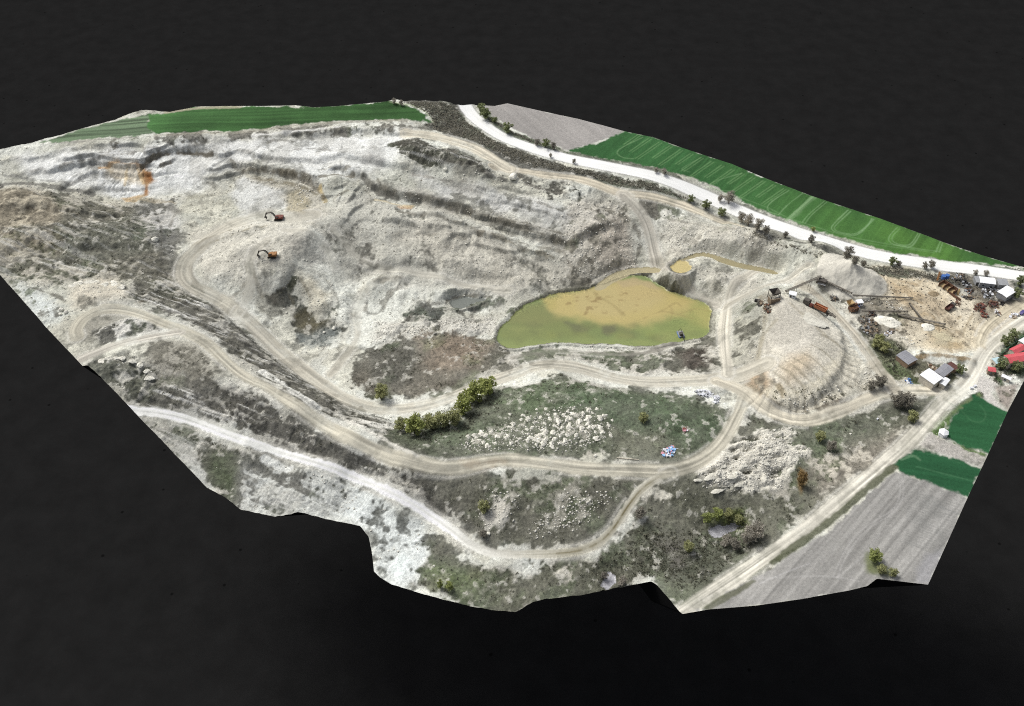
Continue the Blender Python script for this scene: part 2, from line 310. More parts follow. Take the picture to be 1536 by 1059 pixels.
setz([(1165,545),(1215,520),(1225,545),(1180,580)], soil=(186,172,148), feather=6)
setz([(1130,605),(1280,595),(1300,540),(1330,580),(1260,615),(1190,628)], soil=(180,172,154), cover=.38, veg=(120,112,98), rough=.7)
# yard in the east
setz([(1310,400),(1400,410),(1440,450),(1500,450),(1545,440),(1545,480),(1470,530),(1400,525),(1330,500),(1300,455)], soil=(204,192,166), cover=.06, veg=(140,130,112), rough=.3)
setz([(1340,425),(1400,440),(1430,480),(1390,475),(1350,450)], soil=(176,158,128), feather=5)
setz([(1395,490),(1440,500),(1450,530),(1420,525),(1398,510)], soil=(170,152,120), feather=4, rough=.1)
setz([(1400,497),(1425,500),(1428,520),(1405,515)], soil=(182,174,150), feather=2, rough=.1)
setz([(1430,450),(1475,455),(1480,480),(1440,490)], soil=(212,204,184), feather=5, rough=.1)
setz([(1270,455),(1340,460),(1360,500),(1340,530),(1300,500),(1270,480)], cover=.5, veg=(92,90,82), soil=(200,196,182), rough=.8)
setz([(1295,505),(1340,510),(1370,560),(1420,585),(1345,580),(1310,545)], cover=.85, veg=(92,98,74), soil=(170,164,146), rough=.6)
setz([(1368,535),(1445,540),(1450,575),(1400,582),(1372,560)], cover=.8, veg=(80,76,62), rough=.3)
setz([(1410,405),(1535,418),(1545,440),(1500,455),(1440,435),(1415,425)], cover=.6, veg=(84,84,80), soil=(176,172,164), rough=.5, feather=3)
setz([(1480,545),(1500,520),(1545,490),(1545,560),(1500,575),(1485,560)], cover=.75, veg=(62,84,52), soil=(180,172,158), rough=.4, feather=3)
setz([(1466,562),(1497,574),(1487,590),(1508,617),(1490,610),(1464,592)], soil=(196,192,186), cover=.04, rough=.1, feather=1.5, wob=1)
setz([(1492,580),(1530,574),(1513,616),(1500,606)], soil=(150,140,132), cover=.3, veg=(110,102,96), feather=1.5, wob=1)

# left hills and slopes
setz([(-20,275),(80,285),(190,302),(230,305),(255,350),(262,400),(290,440),(250,465),(200,425),(120,420),(60,430),(-20,405)], cover=.6, veg=(94,93,83), soil=(180,176,162), rough=.75, pat=.45)
setz([(-20,285),(60,285),(110,310),(80,335),(20,340),(-20,345)], cover=.45, soil=(176,168,148), veg=(122,116,102), rough=.7, pat=.3)
setz([(110,340),(230,310),(240,370),(150,400),(80,380)], cover=.8, veg=(94,95,85), pat=.3)
setz([(-20,350),(90,350),(90,375),(-20,385)], cover=.5, soil=(170,164,146), veg=(120,114,100), pat=.5)
setz([(205,310),(260,300),(275,330),(258,400),(235,370)], cover=.5, soil=(200,200,196), veg=(96,96,90))
setz([(30,425),(70,445),(110,470),(70,490),(20,430)], soil=(206,212,208), cover=.35, veg=(120,120,112))
setz([(100,430),(160,418),(205,432),(215,455),(160,455),(120,475),(100,460)], soil=(192,186,170), cover=.08, rough=.35, feather=4)
setz([(118,480),(160,462),(200,470),(150,510),(120,512)], soil=(140,138,128), cover=.05, rough=.12, feather=5)
setz([(150,500),(205,478),(240,492),(200,505),(150,518)], cover=.5, soil=(206,205,198), veg=(84,84,78), rough=1.1, feather=3)
setz([(200,425),(290,440),(420,537),(560,622),(720,692),(620,686),(470,605),(400,570),(340,525),(260,475),(180,440)], cover=.7, veg=(93,92,84), soil=(188,187,178), rough=.6, pat=1)
setz([(225,515),(300,510),(335,560),(320,580),(230,585),(215,560)], cover=.55, soil=(150,147,136), veg=(118,116,106), rough=.25, pat=.4)
setz([(135,545),(200,535),(225,560),(230,590),(200,605),(150,565)], cover=.5, soil=(204,203,194), veg=(88,90,80), rough=1.2, feather=3)
setz([(200,610),(235,585),(340,570),(450,640),(620,712),(740,722),(790,790),(700,800),(560,722),(420,668),(280,622)], cover=.76, veg=(86,85,79), soil=(192,192,186), rough=.7, pat=1)
setz([(205,622),(300,650),(420,690),(420,720),(360,765),(310,730),(250,670)], cover=.72, veg=(90,90,82), soil=(186,186,178), rough=.5, pat=.4)
setz([(325,675),(350,680),(365,700),(360,745),(345,750),(318,732),(310,700)], cover=.93, veg=(82,90,70), rough=.2)
setz([(256,672),(285,672),(305,700),(316,732),(300,725)], soil=(176,178,172), cover=.1, feather=2, wob=1, rough=.2)
setz([(360,690),(430,700),(540,730),(560,790),(440,768),(365,765),(355,735)], cover=.48, veg=(110,110,104), soil=(200,203,198), rough=.6, pat=.6)
setz([(540,720),(640,780),(648,830),(625,872),(590,878),(555,850),(550,790),(500,770)], cover=.2, veg=(78,80,74), soil=(218,224,221), rough=.35)
setz([(588,835),(605,830),(615,845),(600,862),(585,850)], soil=(226,234,230), cover=0, rough=.05, feather=2)

# foreground grass
G = [(640,800),(720,845),(880,840),(960,770),(1010,715),(1130,620),(1200,640),(1340,605),(1410,598),(1250,745),(1020,925),(975,870),(770,925),(620,880),(640,840)]
setz(G, cover=.93, veg=(90,91,79), rough=.4, pat=0)
setz([(740,712),(1000,714),(950,770),(880,822),(740,822),(690,780),(640,715)], cover=.9, veg=(95,95,84), rough=.35, pat=0)
setz([(740,582),(840,562),(1000,590),(1090,612),(1085,665),(1040,690),(760,682),(640,690),(560,650),(600,640),(690,630)], cover=.93, veg=(88,94,78), rough=.35, pat=.0)
setz([(860,580),(960,590),(1090,630),(1070,670),(930,650),(840,610)], veg=(78,90,70))
setz([(690,660),(740,640),(860,615),(915,640),(890,680),(800,685),(720,685)], cover=.72, soil=(206,202,188), veg=(92,97,82), rough=.6)
setz([(910,640),(990,650),(1000,680),(920,690)], cover=.82, veg=(100,102,88))
setz([(850,730),(930,740),(870,800),(800,800),(780,770)], cover=.76, soil=(186,184,172), wl=6)
setz([(740,750),(775,740),(760,770),(735,800),(720,790)], cover=.45, soil=(196,192,180), feather=4, wob=4)
setz([(960,740),(1020,730),(1010,770),(970,780)], cover=.42, soil=(204,201,188), rough=.5, feather=6)
setz([(1040,700),(1110,650),(1180,645),(1205,680),(1170,720),(1110,745),(1060,735)], cover=.18, soil=(208,204,190), veg=(86,86,76), rough=.9, feather=5)
setz([(1120,745),(1190,720),(1180,760),(1140,770)], cover=.7, soil=(190,186,172))
setz([(1210,690),(1340,640),(1360,650),(1290,720),(1230,740)], cover=.5, soil=(188,182,168), veg=(118,114,104), rough=.5)
setz([(1130,640),(1340,605),(1370,610),(1330,650),(1230,680),(1190,670)], cover=.85, veg=(92,96,82))
setz([(1060,770),(1110,765),(1115,785),(1060,792)], cover=.95, veg=(96,106,60), feather=3)
setz([(760,833),(830,835),(810,870),(780,875)], cover=.35, soil=(220,224,218), feather=6, wob=8)
setz([(830,840),(860,835),(860,860),(830,865)], cover=.6, soil=(206,202,188), feather=5, wob=8)
setz([(640,850),(720,860),(690,890),(640,890)], veg=(100,106,80), cover=.95)
setz([(960,800),(1110,810),(1120,850),(1040,890),(980,860)], veg=(86,84,78), cover=.95)
# basin and pond banks
setz([(545,530),(600,500),(700,495),(750,520),(830,530),(690,588),(600,602),(540,595),(520,570)], cover=.9, veg=(106,102,92), rough=.3)
setz([(615,505),(670,500),(740,515),(720,550),(670,560),(630,545)], veg=(128,117,103), cover=.85)
setz([(545,520),(610,505),(640,530),(600,590),(550,570)], veg=(97,96,88))
setz([(560,480),(620,485),(740,480),(750,500),(640,505),(560,515)], cover=.28, soil=(204,202,192), rough=1.1, feather=4)
setz([(740,525),(830,525),(1000,520),(1075,500),(1085,560),(960,567),(860,543),(790,545),(700,585)], cover=.58, veg=(94,94,84), soil=(196,193,182), rough=.8)
setz([(770,520),(850,522),(950,528),(940,545),(850,535),(770,540)], cover=.9, veg=(96,98,86), feather=4)
setz([(1020,525),(1060,520),(1065,545),(1035,550)], cover=.8, veg=(74,68,62), feather=4)
setz([(760,470),(800,445),(850,432),(870,425),(885,435),(830,450),(778,475)], cover=.75, veg=(84,84,74), feather=2, wob=3, rough=.7)
setz([(860,425),(920,405),(990,398),(1000,405),(940,412),(900,428)], cover=.6, veg=(86,84,76), feather=2, wob=3)
setz([(400,445),(430,430),(445,408),(452,415),(436,445),(432,456),(410,456)], cover=1.0, veg=(84,82,74), feather=2, wob=2, rough=.1)
setz([(430,440),(500,445),(515,490),(480,525),(445,500),(425,470)], cover=.72, veg=(88,90,84), feather=5, rough=.5)
setz([(436,470),(470,462),(495,480),(470,492),(445,490)], cover=.9, veg=(84,80,62), feather=4)
setz([(440,405),(470,410),(500,440),(505,470),(480,475),(450,440)], soil=(198,192,172), cover=.15, feather=4)
setz([(600,470),(640,460),(670,468),(650,485),(610,485)], cover=.8, veg=(84,86,82), feather=3, wob=3)
setz([(670,450),(735,445),(745,452),(690,468),(668,465)], cover=.6, veg=(96,96,90), feather=3)
# verges
setz([(596,148),(690,150),(712,190),(760,220),(850,250),(960,270),(1060,310),(1130,345),(1220,380),(1320,402),(1450,418),(1440,428),(1330,412),(1230,388),(1130,356),(1040,310),(960,290),(800,255),(720,225),(640,188),(660,175)], cover=.93, veg=(94,94,88), rough=.6, feather=3, wob=4)
setz([(700,150),(740,165),(770,198),(850,226),(1000,256),(1100,300),(1200,344),(1330,380),(1440,394),(1545,404),(1545,412),(1400,396),(1290,376),(1160,334),(1060,290),(960,258),(830,228),(745,196)], cover=.93, veg=(92,96,84), rough=.4, feather=2, wob=3)
setz([(1400,388),(1545,402),(1545,411),(1400,396)], cover=.95, veg=(66,98,54), feather=1.5)
setz([(583,215),(612,209),(680,225),(762,270),(735,272),(690,250),(662,256),(632,240),(598,230)], cover=.82, veg=(82,81,74), rough=.8, feather=3, pat=.6)
setz([(200,205),(340,198),(600,185),(640,192),(560,200),(380,206),(250,215),(150,222)], cover=.5, veg=(112,110,102), feather=3, wob=4)
setz([(1380,618),(1405,625),(1380,665),(1350,690),(1120,880),(1060,915),(1040,915),(1345,690)], cover=.9, veg=(80,84,66), feather=2.5, wob=2)
setz([(1395,640),(1470,585),(1475,595),(1425,625),(1420,660),(1455,672),(1480,680),(1478,688),(1440,682),(1400,660)], cover=.95, veg=(78,98,54), feather=1.5, wob=1.5)
setz([(1378,668),(1396,648),(1405,657),(1452,675),(1482,686),(1474,702),(1400,678)], soil=(164,160,154), cover=.05, rough=.1, feather=1.2, wob=1)

# eroded rows of tipped chalk on the south-eastern slope
w, mz = zone([(1038,712),(1060,690),(1110,648),(1180,640),(1208,680),(1172,724),(1110,748),(1058,740)], 4, 5)
ROWS = np.zeros(GX.shape); ca, sa = math.cos(.22), math.sin(.22); X_, Y_ = GX[w], GY[w]
rw = 1 - np.abs(2 * fbm((X_ * ca + Y_ * sa) / 15, (-X_ * sa + Y_ * ca) / 6.0, 1.0, 4, 57) - 1); rw = sm(.35, .95, rw)
ROWS[w] = mz * (rw - .5); COVER[w] += (np.where(rw < .38, .75, .04) - COVER[w]) * mz; chalk[w] += (lin(216,213,200) - chalk[w]) * (mz * .9)[..., None]
# ---- relief detail
rid = 1 - np.abs(2 * fbm(GX, GY, 14, 4, 51) - 1); rid = (rid - rid.mean())
bump = (N3 - .5) * 1.6 + (fbm(GX, GY, 7, 3, 61) - .5) * 2.6
gy_, gx_ = np.gradient(HB, STEP); slope = np.hypot(gx_, gy_)
big = (fbm(GX, GY, 34, 3, 71) - .5) * 5
WPX = (fbm(GX, GY, 30, 3, 53) - .5) * 46; gul = 1 - np.abs(2 * fbm((GX + WPX) / 8.5, (GY + WPX * .5) / 20, 1.0, 4, 47) - 1); gul = np.clip(gul, 0, 1) ** 2; gul -= gul.mean()
detail = ROWS * 2.6 - gul * 2.2 * sm(.12, .38, slope) * (.2 + ROUGH) * (.25 + .75 * TZ) + PAT * (ST1 - .5) * 1.3 + ROUGH * (bump * 1.05 + rid * 3.6 + big * .55) * (1 - .6 * TZ) + STRATA_SHADE * (N2 - .5) * 4

# ---- roads flatten the relief
ROADM = np.zeros_like(H); road_list = []
for name, px, hw, col in ROADS:
    pts = smooth_line(cast(px, hs)[:, :2], 2)
    w, D, S, T, L = line_field(pts, hw + 9)
    wob = (fbm(GX[w], GY[w], 12, 3, 83) - .5) * (.5 if name == 'road' else 2.2)
    d = D + wob
    road_list.append((name, w, D, S, T, d, hw, col, L))
    ROADM[w] = np.maximum(ROADM[w], 1 - sm(hw * .95, hw + 3.5, D))
def flat_zone(px, feather=3):
    w, S = poly_field(wpoly(px), feather * 2 + 3); return w, S
FIELDS = {
 'g1': [(225,173),(254,169),(293,161),(400,159),(470,161),(540,156),(581,152),(610,158),(638,172),(646,183),(600,179),(520,181),(440,187),(350,196),(280,199),(232,201),(222,190)],
 'g0': [(60,214),(93,203),(156,185),(190,177),(225,172),(223,190),(230,201),(160,206),(110,212)],
 'p1': [(722,159),(742,158),(761,154),(866,177),(908,188),(939,196),(905,211),(852,225),(815,213),(765,192),(735,172)],
 'g2': [(937,196),(980,205),(1024,221),(1098,245),(1160,271),(1215,292),(1321,327),(1414,362),(1480,384),(1536,400),(1480,396),(1400,388),(1330,376),(1250,354),(1180,330),(1130,310),(1104,296),(1080,283),(1040,268),(1000,255),(940,243),(890,235),(854,226),(905,211)],
 'g3': [(1423,628),(1434,614),(1462,592),(1513,619),(1484,680),(1452,671),(1419,655)],
 'g4': [(1344,698),(1352,688),(1373,673),(1401,679),(1474,703),(1454,748),(1401,729),(1358,712)],
 'p2': [(1338,707),(1358,713),(1454,747),(1393,880),(1315,870),(1301,881),(1272,888),(1136,910),(1064,916),(1046,916),(1136,866),(1250,790),(1322,727)],
}
fz = {}
for k, px in FIELDS.items():
    w, S = flat_zone(px); fz[k] = (w, S); ROADM[w] = np.maximum(ROADM[w], sm(-3, 1, S))
WATER = [
 ('pond', [(776,467),(790,458),(808,450),(831,442),(860,439),(892,432),(915,423),(930,417),(950,413),(972,415),(985,426),(1000,437),(1038,449),(1069,462),(1064,483),(1061,504),(1032,510),(998,515),(977,519),(932,517),(866,515),(834,512),(792,519),(765,524),(750,516),(745,506),(753,490),(763,482)], None, -16.5),
 ('pond', [(1006,401),(1013,394),(1026,390),(1035,398),(1037,405),(1024,410),(1011,407)], (186,172,122), -6.6),
 ('stream', [(1024,390),(1034,384),(1050,379),(1066,381),(1085,388),(1100,392),(1120,398),(1145,402),(1168,409),(1166,413),(1145,408),(1118,404),(1096,399),(1080,393),(1064,386),(1050,384),(1036,389)], (150,142,112), -6.6),
 ('stream', [(993,406),(985,410),(960,409),(938,413),(912,426),(902,434),(892,433),(902,422),(920,411),(940,404),(965,401),(985,403)], (162,154,124), -16.3),
 ('pool', [(673,454),(697,447),(733,447),(712,456),(685,464)], (112,116,110), None),
 ('pool', [(1061,795),(1085,790),(1109,785),(1104,800),(1085,801),(1077,810),(1064,803)], (158,158,162), None),  # grey sky reflection painted into the colour of this and the next pool
 ('pool', [(905,863),(916,856),(926,866),(924,879),(905,885)], (158,158,162), None),
]
H = H + detail * (1 - ROADM)
# ground gets one smooth pass on roads only through the mask; stockpile cone in the plant
def gauss_pile(u, v, hgt, rad, sx=1.0):
    p = cast([(u, v)], sampler(H))[0]; d = np.hypot((GX - p[0]) / sx, GY - p[1])
    H[:] = H + hgt * np.clip(1 - d / rad, 0, 1) * (0.85 + .3 * N2)
# conical gravel stockpile: a ridge of constant slope
pa = cast([(1270, 421)], sampler(H))[0]; pb = cast([(1291, 426)], sampler(H))[0]
wP, DP, SP, TP, LP = line_field(np.array([pa[:2], pb[:2]]), 32)
cone = np.maximum(0, 12.5 - TP / LP * 2.5 - DP * .68 + (N3[wP] - .5) * .6)
H[wP] = np.maximum(H[wP], H[wP] * (cone <= 0) + (np.minimum(H[wP], 1.0) + cone) * (cone > 0))
PILE = np.zeros_like(H); PILE[wP] = cone
gauss_pile(1232, 408, 6, 14, 1.2); gauss_pile(1205, 412, 3.5, 10); gauss_pile(1142, 372, 7, 16, 1.4); gauss_pile(1095, 362, 6, 15, 1.3); gauss_pile(1185, 388, 7, 14); gauss_pile(1225, 386, 8, 15, 1.2); gauss_pile(1085, 420, 5, 13); gauss_pile(1050, 402, 3, 8)
wat = []; TAKEN = np.zeros(GX.shape, bool)
for name, px, col, lv in WATER:
    hf = sampler(H)
    if lv is None:
        c = cast(px, hf); lv = float(np.percentile(c[:, 2], 25)) - .3
    d = rays(px); p = CAM[None] + d * ((lv - CAM[2]) / d[:, 2])[:, None]
    pts = smooth_line(np.concatenate([p[:, :2], p[:1, :2]]), 1)[:-1]
    w, S = poly_field(pts, 14)
    S = S + (fbm(GX[w], GY[w], 6, 4, 91, .62) - .5) * (4.5 if name == 'pool' else 3.2 if name != 'stream' else 1.0)
    bank = sm(0, -10 if name == 'pond' and len(px) > 10 else -5, S)          # 0 at the shore, 1 away
    Hw = np.where(S > 0, lv, np.maximum(lv + .15 + .5 * np.clip(-S, 0, 2) - 2.0 * np.clip(-S - 3, 0, 99), lv * (1 - bank) + H[w] * bank + .15 * (1 - bank)))
    far = S < -12
    H[w] = np.where(far | TAKEN[w], H[w], Hw); TAKEN[w] |= S > -.8
    wat.append((name, w, S, lv, col, len(px)))
hs = sampler(H)
# ------------------------------------------------------------------ compose the albedo of the ground
pat = np.clip(PAT, 0, 1)
COVER = np.clip(COVER + .10 * sm(.45, .85, COVER), 0, 1)
chalk += (lin(160, 157, 146) - chalk) * (sm(.45, .95, COVER) * .7)[..., None]
U5 = uni(fbm(GX, GY, 5.5, 3, 15)); U0 = uni(vn(GX / 1.15, GY / 1.15, 17)); U6 = uni(vn(GX / .7, GY / .7, 18))
NV = U4 * .20 + U2 * .26 + U5 * .26 + U3 * .18 + U0 * .12; NS = ST1 * .36 + ST2 * .24 + U3 * .14 + U2 * .14 + U0 * .12
nv = uni(NV) * (1 - pat) + uni(NS) * pat
vegm = sm(-.24 + .11 * pat, .18 - .07 * pat, COVER - nv) * (COVER > .01)
# small dark plants and tiny shadows painted as specks into the open chalk
chalk *= (1 - .10 * (U3 - .5) - .10 * (U2 - .5))[..., None]
chalk *= (1 - (.05 + .22 * ROUGH) * (sm(.70, .95, U0) * .8 + .5 * (U6 - .5)))[..., None]
pebble = sm(.90, .97, U3 * .5 + U0 * .5) * (.06 + .75 * ROUGH)
chalk += (lin(112, 110, 102) - chalk) * np.clip(pebble, 0, .8)[..., None]
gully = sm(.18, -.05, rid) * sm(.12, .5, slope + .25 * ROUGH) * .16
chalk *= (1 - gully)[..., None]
SV = uni(aniso(1.45, 16, 1.5, 3, 45)); chalk *= (1 - .16 * (SV - .5) * sm(.16, .4, slope) * (.5 + U1))[..., None]
dust = sm(.55, .9, uni(fbm(GX, GY, 18, 4, 23))); chalk += (lin(150, 147, 136) - chalk) * (dust * (.35 - .25 * TZ))[..., None]
ALB = chalk.copy()
# greyer strata bands on the quarry benches, with soft scarp shadow painted in
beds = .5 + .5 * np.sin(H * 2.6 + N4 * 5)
sb = np.clip(STRATA_SHADE * (0.45 + .55 * beds) * (0.35 + .9 * U2), 0, 1)
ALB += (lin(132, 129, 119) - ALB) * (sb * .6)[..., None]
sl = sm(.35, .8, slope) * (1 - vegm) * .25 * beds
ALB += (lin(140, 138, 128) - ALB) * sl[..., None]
vt = VEG * (0.52 + .36 * U3 + .2 * U1 + .42 * U0)[..., None]
gr = sm(.5, .9, U4) * vegm * (1 - .85 * pat)
vt = vt * (1 + gr[..., None] * (np.array([-.04, .10, -.08])))
ALB += (vt - ALB) * (vegm * (.86 + .14 * U2))[..., None]
# light grains of rubble showing through the plants
for a_, la, lc, sd, lo, cc, kk in ((-.38, 24, 1.5, 61, .74, (212,212,206), .75), (-.45, 18, 1.3, 63, .78, (66,65,60), .55)):
    stk = sm(lo, lo + .14, uni(aniso(a_, la, lc, 3, sd))) * pat * sm(.3, .6, U1 * .5 + U4 * .5); ALB += (lin(*cc) - ALB) * (stk * kk)[..., None]
specks = (uni(N3 * .7 + N2 * .3) > .93) & (COVER > .6)
ALB[specks] = ALB[specks] * .5 + lin(196, 194, 184) * .5

def stroke(px, hw, col, k=1.0, wob=1.5, wl=5, clos=False, soft=.6):
    p = smooth_line(wpoly(px, hs)); w, D, S, T, L = line_field(p, hw + wob + 3)
    m = 1 - sm(hw - soft, hw + soft, D + (fbm(GX[w], GY[w], wl, 3, 97) - .5) * 2 * wob)
    ALB[w] += (lin(*col) - ALB[w]) * (m * k)[..., None]
def patch(px, col, k=1.0, feather=1.5, wob=2.5, wl=6):
    p = wpoly(px, hs); w, S = poly_field(p, feather * 2 + wob + 2)
    m = sm(-feather, feather, S + (fbm(GX[w], GY[w], wl, 4, 99) - .5) * 2 * wob)
    ALB[w] += (lin(*col) - ALB[w]) * (m * k)[..., None]
# rust coloured seep on the chalk face
patch([(206,247),(216,252),(226,259),(230,270),(223,279),(220,291),(215,291),(214,277),(211,264)], (156,116,76), .8, 1.4, 3.0, 4)
OR = (172, 132, 86)
stroke([(150,252),(161,252),(169,243),(180,243),(190,247),(200,245),(208,246),(214,254),(220,262),(228,268)], .55, OR, .7, 1.0)
stroke([(222,262),(220,275),(219,292)], 1.6, (150,108,68), .75, 1.8)
patch([(214,258),(226,262),(228,270),(218,276),(213,268)], (132,90,54), .95, 1, 2.0)
stroke([(190,249),(189,262),(187,278)], .7, (196,178,140), .6, .8); stroke([(205,250),(210,262),(215,276)], .8, (198,170,126), .6, .8)
patch([(181,297),(200,294),(222,292),(205,302),(188,304)], (182,150,98), .7, 1, 1.5)
stroke([(200,300),(225,298),(262,305)], 1.6, (158,150,130), .6)
patch([(594,309),(605,308),(618,309),(617,313),(600,313)], (200,166,128), .5, .7, .8)
stroke([(480,283),(484,292),(488,302)], 1.2, (190,168,110), .6); stroke([(563,300),(590,306),(620,310)], 1.0, (190,176,140), .5)
# dark seams and shelves in the quarry, with scarp and ridge shade painted in
for px, hw, col, k in [
 ([(210,246),(240,234),(262,227),(290,225),(318,232)], 1.1, (104,98,84), .7), ([(222,256),(240,250),(255,243)], .8, (112,104,88), .6),
 ([(60,215),(130,212),(210,205)], .8, (150,148,140), .5), ([(90,250),(120,240),(160,232),(200,230)], .7, (140,137,128), .55), ([(120,236),(170,226),(230,222),(300,215)], .6, (146,144,136), .5),
 ([(330,222),(345,238),(356,255)], 1.0, (126,122,110), .5), ([(365,256),(400,254),(440,264),(470,276),(486,296)], 1.3, (118,113,100), .6), ([(372,266),(400,270),(430,276),(462,285)], .8, (140,134,116), .5),
 ([(545,262),(556,278),(570,290),(598,292)], 1.6, (104,102,94), .6), ([(700,315),(745,332),(790,345),(860,366)], 1.0, (112,108,96), .6), ([(720,348),(760,358),(785,378),(830,386)], 1.1, (124,118,102), .5),
 ([(625,350),(660,352),(700,356)], .8, (130,127,116), .4), ([(565,408),(600,398),(640,385)], .7, (140,140,130), .4),
 ([(846,372),(850,390),(860,402)], .8, (120,116,106), .5), ([(0,278),(50,275),(90,284),(140,292)], 2.0, (104,103,98), .6), ([(0,262),(60,270),(110,278)], 1.2, (130,130,126), .5),
 ([(440,225),(470,222),(495,226)], .8, (150,148,142), .5), ([(404,213),(420,209),(440,212)], 1.2, (110,108,100), .5), ([(640,232),(690,245),(760,270)], 1.2, (96,94,86), .5),
 ([(550,240),(560,235),(568,240)], 4, (160,160,156), .5), ([(400,250),(440,258),(475,268),(500,262),(530,262)], 1.0, (120,114,98), .6), ([(478,255),(500,250),(525,250)], .8, (128,122,106), .5), ([(380,262),(420,272),(455,280),(478,292)], .7, (128,122,104), .6), ([(488,302),(500,300),(520,285)], .6, (130,126,112), .5),
 ([(566,268),(574,282),(600,290),(650,296),(700,312),(720,322)], 1.1, (118,115,104), .6), ([(655,310),(700,318),(740,332),(780,340)], .8, (124,121,110), .5), ([(600,318),(640,322),(690,333),(740,352)], .6, (134,130,118), .5), ([(760,330),(800,338),(845,352)], .9, (116,113,102), .6), ([(770,360),(800,370),(850,376),(862,372)], .7, (128,124,112), .5),
 ([(770,270),(810,282),(850,290)], .7, (132,129,120), .5), ([(620,262),(660,270),(700,272)], .7, (150,147,138), .5), ([(790,300),(830,312),(860,325)], .7, (128,125,116), .5), ([(885,345),(910,335),(938,330)], .8, (118,114,104), .5), ([(850,325),(845,345),(850,370)], .8, (112,109,100), .5),
 ([(255,340),(262,320),(280,308),(305,305)], .8, (150,148,138), .5), ([(280,372),(310,358),(345,345)], .7, (140,134,114), .5), ([(283,395),(295,375),(320,362),(360,348),(400,338)], .6, (146,140,120), .5), ([(284,400),(290,420),(300,432)], 1.4, (96,94,84), .6), ([(350,445),(366,430),(372,410),(366,392)], .7, (146,142,128), .45), ([(394,446),(384,420),(380,400)], .5, (146,142,128), .45),
 ([(432,440),(440,456),(455,470)], .7, (110,106,92), .5), ([(452,420),(462,440),(478,458)], .6, (136,130,112), .45), ([(508,455),(500,435),(488,418)], .7, (126,124,114), .45), ([(548,466),(552,446),(562,430),(580,418),(604,414)], .8, (128,125,114), .55), ([(552,470),(566,472),(575,462)], .8, (112,110,100), .5), ([(575,455),(585,440),(598,432)], 2.4, (124,121,110), .5),
 ([(672,462),(668,452),(680,445),(710,442),(735,444),(748,450)], .7, (118,116,106), .6), ([(690,468),(720,458),(752,450)], .6, (130,128,118), .5), ([(610,482),(618,468),(640,458),(660,455)], .9, (96,94,86), .55), ([(520,330),(545,345),(560,372)], .5, (134,132,122), .4),
 ([(0,300),(40,296),(90,306),(125,330)], .9, (112,106,92), .5), ([(20,345),(80,335),(150,342),(210,330)], .9, (92,90,80), .5), ([(0,395),(60,385),(130,372),(190,380)], .8, (92,91,82), .5), ([(230,312),(245,345),(240,385),(250,410)], .9, (96,95,88), .45), ([(40,430),(70,438),(100,452)], .6, (90,88,78), .6),
 ([(210,452),(250,448),(290,455)], .8, (92,86,72), .5), ([(230,462),(270,470),(300,485)], .7, (88,86,78), .5), ([(330,470),(360,495),(395,530)], .8, (80,78,72), .5), ([(345,500),(380,525),(430,560),(470,590)], .9, (76,75,70), .5),
 ([(980,300),(985,330),(1000,345)], .8, (130,126,114), .4), ([(1005,330),(1060,338),(1130,360)], .6, (146,142,130), .4), ([(950,335),(962,360),(955,385)], 1.2, (110,106,96), .5), ([(885,395),(905,372),(915,350)], 1.1, (112,108,98), .5),
 ([(1376,534),(1420,532),(1460,540)], 1.0, (148,128,96), .6), ([(1376,529),(1410,527),(1462,536)], .6, (206,196,170), .6), ([(1330,430),(1370,445),(1400,470),(1410,500)], .8, (158,140,110), .5), ([(1345,420),(1390,430),(1420,452)], .7, (168,150,120), .5), ([(1440,475),(1420,500),(1430,530)], .7, (164,148,118), .5), ([(1460,470),(1440,505),(1462,530)], .6, (176,162,134), .5),
 ([(1263,393),(1264,404),(1262,416),(1264,420)], .7, (128,126,116), .6)]:  # dark line: shaded left side of the stockpile ridge, painted in
    stroke(px, hw * .8, tuple(c_ * .92 for c_ in col), min(1, k * 1.25), 1.9, 4)
patch([(275,293),(300,291),(318,293),(300,300),(280,299)], (130,128,114), .6); patch([(255,305),(275,315),(270,322),(240,312)], (92,90,84), .6)
patch([(520,352),(545,372),(540,385),(515,382)], (140,138,128), .4, 3); patch([(430,352),(470,355),(490,390),(460,400),(440,385)], (150,148,140), .5, 4)
# tipped rows on the platform: pale noses between darker grooves
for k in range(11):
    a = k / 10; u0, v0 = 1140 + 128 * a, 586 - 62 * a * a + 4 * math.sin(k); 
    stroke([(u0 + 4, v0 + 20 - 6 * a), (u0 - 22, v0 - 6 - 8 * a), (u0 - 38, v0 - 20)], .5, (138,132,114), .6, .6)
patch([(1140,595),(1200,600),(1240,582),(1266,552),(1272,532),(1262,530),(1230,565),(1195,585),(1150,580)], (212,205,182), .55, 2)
patch([(1163,576),(1170,574),(1182,592),(1180,598),(1172,596)], (136,124,98), .8, .8, .6)
for px in ([(1140,445),(1150,480),(1138,520),(1140,560)], [(1165,480),(1145,500),(1135,540)], [(1185,455),(1225,492),(1240,505)]):
    stroke(px, .9, (150,144,126), .5, 1)
# junk-coloured and wet stains
patch([(690,693),(730,688),(758,692),(740,700),(700,700)], (158,136,108), .7, 2, 3)
patch([(1200,702),(1208,706),(1208,728),(1202,740),(1196,720)], (120,92,48), .8, 1.5, 1.5)
patch([(440,498),(462,505),(480,495),(505,488),(512,496),(490,518),(465,525),(448,512)], (120,126,124), .6, 2, 3)

name_fade = lambda hw, L: (hw in (4.3, 1.9, 1.7, 1.6) and col[0] < 220) or (hw == 2.4 and L < 120)
